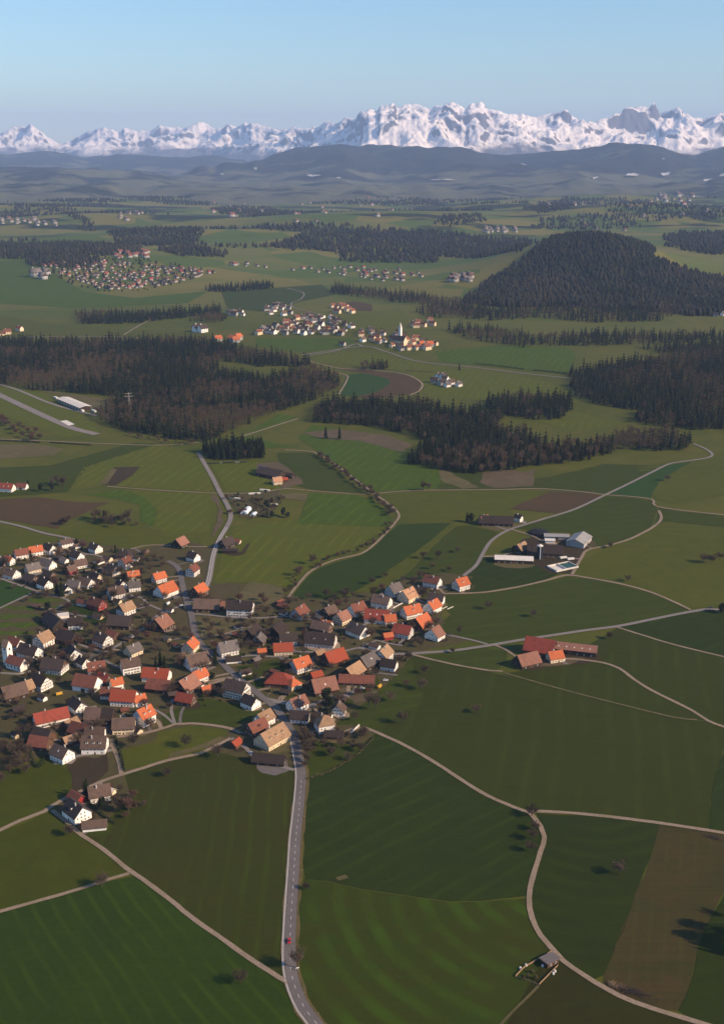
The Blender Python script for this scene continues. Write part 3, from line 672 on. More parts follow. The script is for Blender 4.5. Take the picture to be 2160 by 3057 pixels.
TRACKS = [
 ("track", 3.2, M_GRAV, [(156, 2420), (206, 2460), (233, 2486), (313, 2540), (386, 2600), (426, 2626), (506, 2686), (572, 2740), (666, 2806), (746, 2863), (832, 2919), (864, 2936)], "gravel track running diagonally to the main road"),
 ("track", 3.0, M_GRAV, [(-60, 2741), (0, 2723), (133, 2686), (246, 2653), (326, 2626), (386, 2609)], "gravel side track at the bottom left"),
 ("lane", 3.6, M_GRAV, [(-60, 2505), (0, 2480), (61, 2451), (132, 2424), (160, 2405), (197, 2384), (246, 2362), (296, 2337), (364, 2314), (431, 2293), (499, 2272), (600, 2250), (630, 2235), (690, 2205)], "lane curving along the lower village edge"),
 ("lane", 3.4, M_GRAV, [(364, 2314), (354, 2272), (342, 2239), (333, 2212), (350, 2202), (401, 2196), (462, 2183), (499, 2172), (523, 2163), (574, 2161), (631, 2166), (686, 2176), (720, 2190)], "garden lane looping past the sunny meadow"),
 ("track", 3.3, M_GRAV, [(1085, 2172), (1120, 2186), (1213, 2229), (1306, 2283), (1386, 2336), (1453, 2376), (1506, 2400), (1576, 2426), (1612, 2423), (1746, 2432), (1879, 2447), (2012, 2465), (2158, 2488), (2260, 2505)], "gravel track crossing the big field to the right"),
 ("track", 3.4, M_GRAV, [(1580, 2427), (1612, 2467), (1624, 2500), (1612, 2546), (1589, 2620), (1578, 2680), (1586, 2740), (1612, 2793), (1646, 2833), (1679, 2869), (1746, 2916), (1845, 2973), (1945, 3012), (2078, 3052), (2200, 3090)], "S-curved gravel track passing the fenced plot"),
 ("lane", 4.6, M_ASPH2, [(1068, 1935), (1102, 1939), (1139, 1952), (1180, 1954), (1230, 1952), (1346, 1944), (1446, 1930), (1546, 1913), (1646, 1898), (1746, 1883), (1846, 1870), (1945, 1850), (2045, 1830), (2118, 1819), (2160, 1823), (2260, 1835)], "paved lane rising right past the red farm"),
 ("lane", 3.0, M_ASPH2, [(1326, 1895), (1400, 1910), (1453, 1924)], "short link lane below the orange roofs"),
 ("track", 2.8, M_GRAV, [(1230, 1955), (1300, 1973), (1380, 1990), (1460, 2003), (1500, 2005)], "narrow track to the red farm"),
 ("track", 2.0, M_DIRT, [(1506, 2011), (1679, 2060), (1846, 2103), (2012, 2143), (2079, 2150)], "faint grassy field path"),
 ("lane", 3.2, M_GRAV, [(1473, 1926), (1505, 1938), (1530, 1955)], "driveway of the red farm"),
 ("track", 3.2, M_GRAV, [(1680, 1967), (1746, 1972), (1799, 1980), (1846, 1996), (1892, 2030), (1945, 2063), (2012, 2096), (2065, 2123), (2112, 2153), (2160, 2171), (2260, 2200)], "gravel track leaving the red farm to the right"),
 ("track", 2.6, M_GRAV, [(1839, 1873), (1912, 1896), (2012, 1926), (2159, 1962), (2300, 1995)], "thin track forking off the lane"),
 ("lane", 3.4, M_GRAV, [(1326, 1774), (1446, 1769), (1546, 1753), (1632, 1733), (1692, 1718), (1746, 1725), (1846, 1743), (1932, 1766), (1999, 1793), (2059, 1821)], "lane past the slurry basin"),
 ("lane", 4.4, M_ASPH2, [(1383, 1720), (1419, 1690), (1439, 1656), (1459, 1623), (1486, 1600), (1526, 1580), (1612, 1553), (1712, 1522), (1806, 1478), (1879, 1443), (1945, 1410), (1999, 1385), (2065, 1375), (2112, 1367), (2124, 1357), (2104, 1341), (2067, 1325)], "long lane curving up to the right"),
 ("track", 3.0, M_GRAV, [(1123, 1474), (1246, 1465), (1479, 1463), (1612, 1460), (1746, 1470), (1806, 1478), (1879, 1483), (1945, 1492), (1953, 1510), (2012, 1522), (2159, 1538), (2300, 1550)], "cross track below the forest"),
 ("track", 3.4, M_GRAV, [(1439, 1662), (1493, 1662)], "drive to the white hall"),
 ("track", 3.0, M_GRAV, [(1526, 1582), (1586, 1600), (1620, 1618)], "drive to the grey barn"),
 ("track", 3.6, M_GRAV, [(1706, 1716), (1732, 1670), (1752, 1643), (1812, 1630), (1879, 1610), (1945, 1576), (1972, 1550), (1965, 1525)], "dirt track winding round the pasture"),
 ("path", 3.2, M_GRAV, [(858, 1790), (866, 1776), (892, 1743), (932, 1703), (999, 1673), (1079, 1653), (1120, 1623), (1153, 1590), (1183, 1556), (1190, 1536), (1166, 1510), (1120, 1477), (1070, 1440), (1002, 1388), (950, 1357), (920, 1348), (850, 1344)], "pale path following the stream hedge"),
 ("lane", 4.6, M_ASPH2, [(-60, 1543), (0, 1558), (66, 1573), (133, 1593), (200, 1606), (240, 1618)], "lane at the left edge above the modern houses"),
 ("track", 2.6, M_GRAV, [(320, 1453), (466, 1464), (639, 1473), (752, 1473), (800, 1468), (852, 1460), (932, 1466), (1065, 1476), (1123, 1475)], "thin cross track through the fields"),
 ("track", 2.6, M_GRAV, [(390, 1640), (453, 1628), (566, 1633), (632, 1633)], "track behind the pink roofed barn"),
 ("lane", 3.2, M_ASPH2, [(-60, 1842), (0, 1817), (55, 1791), (111, 1769), (166, 1781), (207, 1796), (170, 1817), (144, 1832)], "lane left of the village"),
 ("lane", 3.0, M_ASPH2, [(-60, 1710), (0, 1728), (44, 1743), (111, 1766)], "lane edge of the crop field"),
 ("street", 3.4, M_ASPH2, [(55, 1732), (111, 1709), (140, 1674), (174, 1661), (211, 1647), (252, 1654), (289, 1659), (333, 1676), (307, 1697)], "residential street of the modern houses"),
 ("street", 3.0, M_ASPH2, [(370, 1772), (425, 1787), (440, 1803), (490, 1826)], "short street beside the brown house"),
 ("street", 4.0, M_ASPH2, [(296, 1957), (333, 1939), (370, 1917), (400, 1894), (444, 1868), (480, 1832), (536, 1812), (560, 1808)], "old street through the village"),
 ("street", 3.4, M_ASPH2, [(571, 1834), (623, 1837), (681, 1844), (743, 1847), (804, 1845), (832, 1842), (882, 1841)], "street before the long white house"),
 ("path", 2.0, M_GRAV, [(596, 1910), (641, 1900), (672, 1893), (740, 1872)], "garden path"),
 ("street", 3.2, M_ASPH2, [(655, 1966), (712, 1962), (758, 1958), (820, 1962), (882, 1948), (931, 1948), (1000, 1950), (1068, 1935)], "middle street between the orange roofs"),
 ("street", 3.0, M_ASPH2, [(1083, 1932), (1124, 1913), (1153, 1921), (1200, 1928)], "side street by the small orange shed"),
 ("street", 3.0, M_ASPH2, [(1080, 1870), (1120, 1850), (1164, 1822), (1202, 1802), (1245, 1790)], "upper street between roofs"),
 ("street", 6.0, M_ASPH2, [(790, 2088), (850, 2100), (920, 2110), (980, 2090), (1040, 2078)], "street to the gravel yard"),
 ("lane", 3.4, M_ASPH2, [(690, 2205), (735, 2235), (760, 2262), (820, 2285), (878, 2300)], "drive around the tan roofed farm"),
 ("road", 5.0, M_ASPH2, [(900, 1060), (1080, 1035), (1150, 1050), (1250, 1080), (1413, 1097), (1560, 1115), (1720, 1132), (1800, 1140)], "country road passing the far church"),
 ("road", 5.0, M_ASPH2, [(920, 1062), (1000, 1048), (1060, 1028), (1080, 1034)], "road bend before the hamlet"),
 ("track", 4.0, M_GRAV, [(920, 1078), (1010, 1100), (1090, 1104), (1200, 1116), (1256, 1142), (1252, 1166), (1222, 1180)], "track round the ploughed band"),
 ("track", 4.0, M_GRAV, [(725, 1303), (890, 1250)], "straight track at the forest edge"),
 ("track", 3.0, M_GRAV, [(595, 1322), (480, 1330), (300, 1325), (150, 1318), (-60, 1310)], "track below the airfield"),
 ("runway", 15, M_ASPH2, [(-80, 1135), (0, 1180), (190, 1268), (290, 1298)], "airfield runway"),
 ("taxiway", 7, M_ASPH2, [(-60, 1135), (40, 1160), (160, 1208), (290, 1242)], "taxiway beside the hangar"),
 ("road", 4.5, M_ASPH2, [(855, 860), (905, 875), (895, 895), (870, 905), (880, 920), (960, 940)], "winding road above the hamlet"),
 ("road", 6, M_ASPH2, [(-80, 1010), (110, 1006), (300, 1005), (420, 1010)], "pale road behind the forest"),
 ("track", 5, M_GRAV, [(370, 1000), (420, 970), (460, 950)], "pale track near the grove"),
 ("track", 3.5, M_GRAV, [(1010, 1180), (1035, 1135), (1030, 1120), (960, 1105)], "track edge of the crop field"),
]
for nm, w, m, pts, lb in TRACKS:
    ribbon(nm, pts, w, m, 4, lb, wob=.3 if m is M_GRAV else 0)
# painted centre dashes of the main road, one sheet
C = catmull(S(MAIN[:11]), 1.0)
dist = np.concatenate([[0], np.cumsum(np.linalg.norm(np.diff(C, axis=0), axis=1))])
v, f = [], []
s = 0.0
while s < dist[-1] - 4:
    a = [np.interp(s, dist, C[:, k]) for k in (0, 1)]
    b2 = [np.interp(s + 2.8, dist, C[:, k]) for k in (0, 1)]
    tx, ty = b2[0] - a[0], b2[1] - a[1]
    L = math.hypot(tx, ty)
    nx, ny = -ty / L * .13, tx / L * .13
    i = len(v)
    for (p, sg) in ((a, -1), (a, 1), (b2, 1), (b2, -1)):
        v.append((p[0] + nx * sg, p[1] + ny * sg, lift(p[0], p[1], .68)))
    f.append((i + 3, i + 2, i + 1, i))
    s += 7.2
tag(obj("road_markings", mesh("road_markings", v, f, M_PAINT)), kind="structure", label="white centre dashes of the main road")
# snow patches on the ridge flank
M_SNOW = speck_mat("old_snow", (.62, .58, .54), (.30, .28, .25), .004)
# ------------------------------------------------------------------ houses
ROOF = {
 'orange': speck_mat("roof_orange_tiles", (.46, .130, .052), (.38, .100, .042), 1.2, (.30, .090, .042), .35, vary=.12),
 'redor': speck_mat("roof_red_orange_tiles", (.30, .064, .030), (.24, .050, .026), 1.2, (.24, .070, .040), .3, vary=.1),
 'red': speck_mat("roof_red_tiles", (.26, .058, .036), (.20, .045, .030), 1.2, (.13, .040, .028), .3, vary=.15),
 'redbrown': speck_mat("roof_red_brown_tiles", (.19, .072, .045), (.14, .052, .036), 1.2, (.10, .046, .034), .3, vary=.2),
 'rose': speck_mat("roof_rose_tiles", (.26, .125, .082), (.21, .100, .070), 1.2, (.16, .082, .058), .3, vary=.15),
 'peach': speck_mat("roof_peach_tiles", (.50, .27, .15), (.42, .22, .125), 1.2, (.34, .18, .11), .3, vary=.1),
 'tan': speck_mat("roof_tan_tiles", (.33, .205, .115), (.26, .160, .095), 1.2, (.19, .115, .07), .3, vary=.15),
 'brown': speck_mat("roof_brown_tiles", (.130, .085, .062), (.100, .066, .050), 1.2, (.072, .050, .040), .3, vary=.25),
 'dark': speck_mat("roof_dark_tiles", (.062, .044, .036), (.046, .034, .029), 1.2, (.034, .028, .026), .3, vary=.3),
 'grey': speck_mat("roof_grey_slate", (.150, .125, .110), (.115, .098, .088), 1.2, (.09, .078, .072), .3, vary=.25),
 'pale': speck_mat("roof_pale_sheet", (.66, .60, .52), (.58, .53, .46), .4, (.48, .43, .36), .15, rough=.6),
 'metal': speck_mat("roof_grey_sheet", (.30, .29, .27), (.25, .24, .225), .4, (.20, .19, .17), .12, rough=.6),
}
WALL = {
 'white': speck_mat("plaster_white", (.84, .80, .73), (.78, .74, .67), .5, (.64, .60, .53), .18, vary=.08),
 'cream': speck_mat("plaster_cream", (.72, .58, .38), (.65, .52, .34), .5, (.52, .41, .27), .18, vary=.1),
 'wood': speck_mat("dark_timber_boards", (.045, .030, .021), (.030, .021, .016), 1.5, (.062, .044, .032), .3, vary=.2),
 'brownwood': speck_mat("brown_timber_boards", (.125, .070, .042), (.090, .052, .034), 1.5, (.065, .042, .03), .3, vary=.2),
 'red': speck_mat("red_painted_boards", (.30, .035, .030), (.23, .028, .026), 1.5, vary=.1),
 'grey': speck_mat("grey_render", (.40, .38, .36), (.33, .32, .30), .5, (.26, .25, .24), .2, vary=.12),
}
M_FASCIA = speck_mat("eaves_timber", (.16, .12, .09), (.11, .085, .065), 1.0)
M_BEAM = speck_mat("half_timber_beam", (.085, .042, .028), (.060, .032, .022), 1.5)
M_GLASS, nt, b = mat("window_glass")
b.inputs["Base Color"].default_value = (.020, .024, .030, 1); b.inputs["Roughness"].default_value = .12; b.inputs["Specular IOR Level"].default_value = .5
M_FRAME = speck_mat("window_frame_white", (.70, .67, .62), (.62, .60, .55), 2)
M_SHUT = speck_mat("shutter_paint", (.10, .055, .035), (.07, .045, .03), 2)
M_CHIM = speck_mat("chimney_render", (.50, .46, .42), (.40, .37, .34), 1.5, vary=.2)

class MB:
    """Collects boxes and polygons for one mesh."""
    def __init__(s): s.v, s.f, s.m = [], [], []
    def box(s, x0, x1, y0, y1, z0, z1, mi=0):
        i = len(s.v)
        s.v += [(x, y, z) for z in (z0, z1) for y in (y0, y1) for x in (x0, x1)]
        fs = [(0, 2, 3, 1), (4, 5, 7, 6), (0, 1, 5, 4), (2, 6, 7, 3), (0, 4, 6, 2), (1, 3, 7, 5)]
        s.f += [tuple(i + k for k in q) for q in fs]; s.m += [mi] * 6
    def poly(s, pts, mi=0):
        i = len(s.v); s.v += list(pts); s.f.append(tuple(range(i, i + len(pts)))); s.m.append(mi)
    def prism(s, prof, x0, x1, mi=0):
        """Profile of (y, z) points run along x."""
        n, i = len(prof), len(s.v)
        s.v += [(x0, y, z) for y, z in prof] + [(x1, y, z) for y, z in prof]
        s.f.append(tuple(i + k for k in range(n))[::-1]); s.f.append(tuple(i + n + k for k in range(n)))
        for k in range(n):
            q = (k + 1) % n
            s.f.append((i + k, i + q, i + n + q, i + n + k))
        s.m += [mi] * (n + 2)
    def tube(s, p, q, r0, r1, n=6, mi=0, cap=True):
        p, q = Vector(p), Vector(q); d = (q - p).normalized()
        a = d.orthogonal().normalized(); c = d.cross(a); i = len(s.v)
        for (o, r) in ((p, r0), (q, r1)):
            for k in range(n):
                t = 2 * math.pi * k / n
                s.v.append(tuple(o + a * math.cos(t) * r + c * math.sin(t) * r))
        for k in range(n):
            z = (k + 1) % n
            s.f.append((i + k, i + z, i + n + z, i + n + k)); s.m.append(mi)
        if cap:
            s.f.append(tuple(i + n + k for k in range(n))); s.m.append(mi)
    def mesh(s, name, mats, smooth=False):
        me = mesh(name, s.v, s.f, mats, s.m, smooth)
        bm = bmesh.new(); bm.from_mesh(me); bmesh.ops.recalc_face_normals(bm, faces=bm.faces); bm.to_mesh(me); bm.free()
        return me

def _win_mesh(name, w, h, shut):
    m = MB()
    t = .12
    m.box(-w / 2, w / 2, -.06, .0, 0, t, 0); m.box(-w / 2, w / 2, -.06, .0, h - t, h, 0)
    m.box(-w / 2, -w / 2 + t, -.06, .0, t, h - t, 0); m.box(w / 2 - t, w / 2, -.06, .0, t, h - t, 0)
    m.box(-.04, .04, -.05, .0, t, h - t, 0)
    m.box(-w / 2 + t, w / 2 - t, -.03, .0, t, h - t, 1)
    if shut:
        m.box(-w / 2 - .55, -w / 2 - .02, -.08, -.01, -.03, h + .03, 2); m.box(w / 2 + .02, w / 2 + .55, -.08, -.01, -.03, h + .03, 2)
    return m.mesh(name, [M_FRAME, M_GLASS, M_SHUT])
WIN = [_win_mesh("window", 1.15, 1.45, False), _win_mesh("window_shuttered", 1.05, 1.45, True)]
_dm = MB(); _dm.box(-.55, .55, -.06, 0, 0, 2.1, 0); _dm.box(-.3, .3, -.08, -.06, 1.2, 1.8, 1)
DOOR = _dm.mesh("door", [M_SHUT, M_GLASS])

HOUSES = []   # (x, y, radius) for keeping trees clear
hrnd = random.Random(77)

def place_win(o, me, x, y, z, nrm):
    w = obj("window", me, o, (x, y, z))
    w.rotation_euler = (0, 0, math.atan2(nrm[1], nrm[0]) + math.pi / 2)
    return w

def house(px, py, L, W, h, a, roof, wall, label, cat="house", name=None, pitch=40, style='', group=None, over=.8, windows=True, chim=None):
    """One building: px,py is the middle of its outline in the photograph; ridge direction `a` in degrees (0 = across the picture)."""
    rise = math.tan(R(pitch)) * W / 2
    x, y = (px, py) if style.startswith('@') else ground(px, py, (h + rise * .55) / 2 + .3)
    style = style.lstrip('@')
    z0 = float(hgt(x, y))
    HOUSES.append((x, y, max(L, W) * .6 + 1))
    root = obj(name or ("barn" if cat == "barn" else "house"), None, None, (x, y, z0), R(a))
    tag(root, label, cat, group)
    mw, mr = WALL[wall], ROOF[roof]
    ca, sa = math.cos(R(a)), math.sin(R(a))
    view = Vector((-x, -y)).normalized()
    facing = lambda lx, ly: (lx * ca - ly * sa) * view.x + (lx * sa + ly * ca) * view.y
    m = MB()
    t = .28
    hip = 'h' in style
    flat = 'f' in style
    if flat:
        m.box(-L / 2, L / 2, -W / 2, W / 2, -2.0, h)
        obj("wall", m.mesh("wall", [mw]), root)
        m = MB(); m.box(-L / 2 - .3, L / 2 + .3, -W / 2 - .3, W / 2 + .3, h + .01, h + .3)
        ro = obj("roof", m.mesh("roof", [mr]), root)
        rise = .3
    elif hip:
        m.box(-L / 2, L / 2, -W / 2, W / 2, -2.0, h)
        obj("wall", m.mesh("wall", [mw]), root)
        m = MB()
        ex, ey, rl = L / 2 + over, W / 2 + over, max(0.3, (L - W) / 2)
        rise += .4
        c4 = [(-ex, -ey, h), (ex, -ey, h), (ex, ey, h), (-ex, ey, h)]
        A_, B_ = (-rl, 0, h + rise), (rl, 0, h + rise)
        m.poly([c4[0], c4[1], B_, A_]); m.poly([c4[1], c4[2], B_]); m.poly([c4[2], c4[3], A_, B_]); m.poly([c4[3], c4[0], A_])
        m.box(-ex, ex, -ey, ey, h - .22, h - .01)
        ro = obj("roof", m.mesh("roof", [mr, M_FASCIA]), root)
    else:
        up = WALL['brownwood'] if 'g' in style else mw
        e = t / math.cos(R(pitch))
        m.prism([(-W / 2, -2.0), (W / 2, -2.0), (W / 2, h - .05), (0, h + rise - .08), (-W / 2, h - .05)], -L / 2, L / 2)
        if 'g' in style:        # boarded gable
            for sx in (-1, 1):
                xx = sx * (L / 2 + .05)
                m.prism([(-W / 2 + .05, h + .15), (W / 2 - .05, h + .15), (0, h + rise - .2)], min(sx * L / 2, xx), max(sx * L / 2, xx), 1)
        obj("wall", m.mesh("wall", [mw, up]), root)
        m = MB()
        k = over * math.tan(R(pitch))
        pr = [(-W / 2 - over, h - k), (0, h + rise), (W / 2 + over, h - k), (W / 2 + over, h - k + e), (0, h + rise + e), (-W / 2 - over, h - k + e)]
        m.prism(pr, -L / 2 - over, L / 2 + over)
        ro = obj("roof", m.mesh("roof", [mr]), root)
        for sx in (-1, 1):      # barge boards
            mb = MB()
            xx = sx * (L / 2 + over)
            pb = [(-W / 2 - over, h - k - .12), (0, h + rise - .12), (W / 2 + over, h - k - .12), (W / 2 + over, h - k + e * .6), (0, h + rise + e * .6), (-W / 2 - over, h - k + e * .6)]
            mb.prism(pb, min(xx, xx + sx * .08), max(xx, xx + sx * .08))
            obj("barge_board", mb.mesh("barge_board", [M_FASCIA]), ro)
    # chimney
    n_ch = chim if chim is not None else (0 if cat in ("barn", "shed") else 1)
    for q in range(n_ch):
        mc = MB()
        cx_, cy_ = (q - .5 * (n_ch - 1)) * L * .4 + hrnd.uniform(-.15, .15) * L, hrnd.choice((-1, 1)) * W * .12
        zt = h + rise * (1 - abs(cy_) / (W / 2))
        mc.box(cx_ - .42, cx_ + .42, cy_ - .42, cy_ + .42, zt - .5, h + rise + 1.0)
        mc.box(cx_ - .52, cx_ + .52, cy_ - .52, cy_ + .52, h + rise + 1.002, h + rise + 1.14)
        obj("chimney", mc.mesh("chimney", [M_CHIM]), ro)
    # dormers and roof windows on the slopes
    nd = int(next((ch for ch in style if ch.isdigit()), 0))
    if nd and not flat:
        sd = -1 if facing(0, -1) > facing(0, 1) else 1
        for q in range(nd):
            dx = (q - .5 * (nd - 1)) * L / (nd + .6)
            yy = sd * W * .27
            zz = h + rise * (1 - abs(yy) / (W / 2)) + .2
            md = MB()
            if 's' in style:
                for _ in (0,):
                    s_ = math.tan(R(pitch))
                    y1, y2 = yy - .6, yy + .6
                    f_ = lambda yv: h + rise * (1 - abs(yv) / (W / 2)) + e + .05
                    md.poly([(dx - .5, y1, f_(y1)), (dx + .5, y1, f_(y1)), (dx + .5, y2, f_(y2)), (dx - .5, y2, f_(y2))], 1)
                obj("skylight", md.mesh("skylight", [M_FRAME, M_FRAME]), ro)
            else:
                y_in, y_out = yy - sd * 1.4, yy + sd * 1.0
                md.box(dx - .9, dx + .9, min(y_in, y_out), max(y_in, y_out), zz - 1.2, zz + .55, 0)
                md.prism([(min(y_in, y_out) - .1, zz + .58), (max(y_in, y_out) + .1, zz + .58), (max(y_in, y_out) + .1, zz + .75), (min(y_in, y_out) - .1, zz + .75)], dx - 1.1, dx + 1.1, 1)
                md.box(dx - .6, dx + .6, min(y_out, y_out + sd * .03), max(y_out, y_out + sd * .03), zz - .45, zz + .4, 2)
                obj("dormer", md.mesh("dormer", [mw, mr, M_GLASS]), ro)
    # windows on the sides one can see from the camera's half of the sky
    if windows and cat != "shed":
        wm = WIN[1] if 'x' in style else WIN[0]
        floors = max(1, int((h - .6) / 2.55))
        barn = cat == "barn"
        for (nx, ny, span, dd) in ((0, -1, L, W / 2), (0, 1, L, W / 2), (1, 0, W, L / 2), (-1, 0, W, L / 2)):
            if facing(nx, ny) < -.15:
                continue
            nw = max(1, int((span - 1.2) / (6.0 if barn else 2.7)))
            for fl in range(floors):
                if barn and fl: continue
                zz = .95 + fl * 2.65
                for q in range(nw):
                    u = (q - .5 * (nw - 1)) * (span - 1.6) / max(nw, 1)
                    if fl == 0 and q == nw // 2 and ny == -1 and not barn:
                        d_ = obj("door", DOOR, root, (-ny * u if ny else nx * dd + nx * .01, nx * u if nx else ny * dd + ny * .01, .05))
                        d_.rotation_euler = (0, 0, math.atan2(ny, nx) + math.pi / 2)
                        continue
                    if hrnd.random() < .1: continue
                    if nx: place_win(root, wm, nx * (dd + .005), u, zz, (nx, ny))
                    else: place_win(root, wm, u, ny * (dd + .005), zz, (nx, ny))
            if nx and not hip and not flat and W > 7 and not barn:     # gable windows
                for u in ((-1.4, 1.4) if W > 9.5 else (0,)):
                    place_win(root, wm, nx * (dd + (.055 if 'g' in style else .005)), u, h + .55, (nx, ny))
        if barn:      # big barn door
            md = MB(); sd = -1 if facing(0, -1) > 0 else 1
            md.box(-1.9, 1.9, min(sd * W / 2, sd * (W / 2 + .07)), max(sd * W / 2, sd * (W / 2 + .07)), 0, min(3.6, h - .5))
            obj("barn_door", md.mesh("barn_door", [WALL['brownwood']]), root)
    # half timbering on the gables
    if 't' in style and not hip:
        for sx in (-1, 1):
            if facing(sx, 0) < -.2: continue
            mt = MB()
            x0, x1 = (L / 2, L / 2 + .07) if sx > 0 else (-L / 2 - .07, -L / 2)
            zz = 2.6
            while zz < h + rise - 1.4:
                hw = W / 2 if zz < h else W / 2 * (1 - (zz - h) / rise) - .2
                mt.box(x0, x1, -hw, hw, zz, zz + .42); zz += 2.62
            for u in (-.46, -.23, 0, .23, .46):
                zt = h + (rise * (1 - abs(u) * 2) - .6)
                mt.box(x0 + .003 * sx, x1 + .003 * sx, u * W - .13, u * W + .13, 2.6, max(3., zt))
            obj("timber_frame", mt.mesh("timber_frame", [M_BEAM]), root)
        sd = -1 if facing(0, -1) > 0 else 1
        mt = MB()
        y0, y1 = sorted((sd * W / 2, sd * (W / 2 + .07)))
        mt.box(-L / 2, L / 2, y0, y1, 2.55, 2.85)
        for q in range(int(L / 2.2)):
            u = -L / 2 + .2 + q * (L - .4) / max(1, int(L / 2.2) - 1)
            mt.box(u - .1, u + .1, y0 - .003, y1 + .003, .3, h - .3)
        obj("timber_frame", mt.mesh("timber_frame", [M_BEAM]), root)
    if 'b' in style:   # balcony along the gable that faces the viewer
        sx = 1 if facing(1, 0) > facing(-1, 0) else -1
        mb = MB()
        xa, xb = sorted((sx * L / 2, sx * (L / 2 + 1.3)))
        mb.box(xa, xb, -W * .42, W * .42, 2.5, 2.7)
        xc, xd = sorted((sx * (L / 2 + 1.2), sx * (L / 2 + 1.3)))
        mb.box(xc, xd, -W * .42, W * .42, 2.702, 3.6)
        obj("balcony", mb.mesh("balcony", [WALL['brownwood']]), root)
    return root
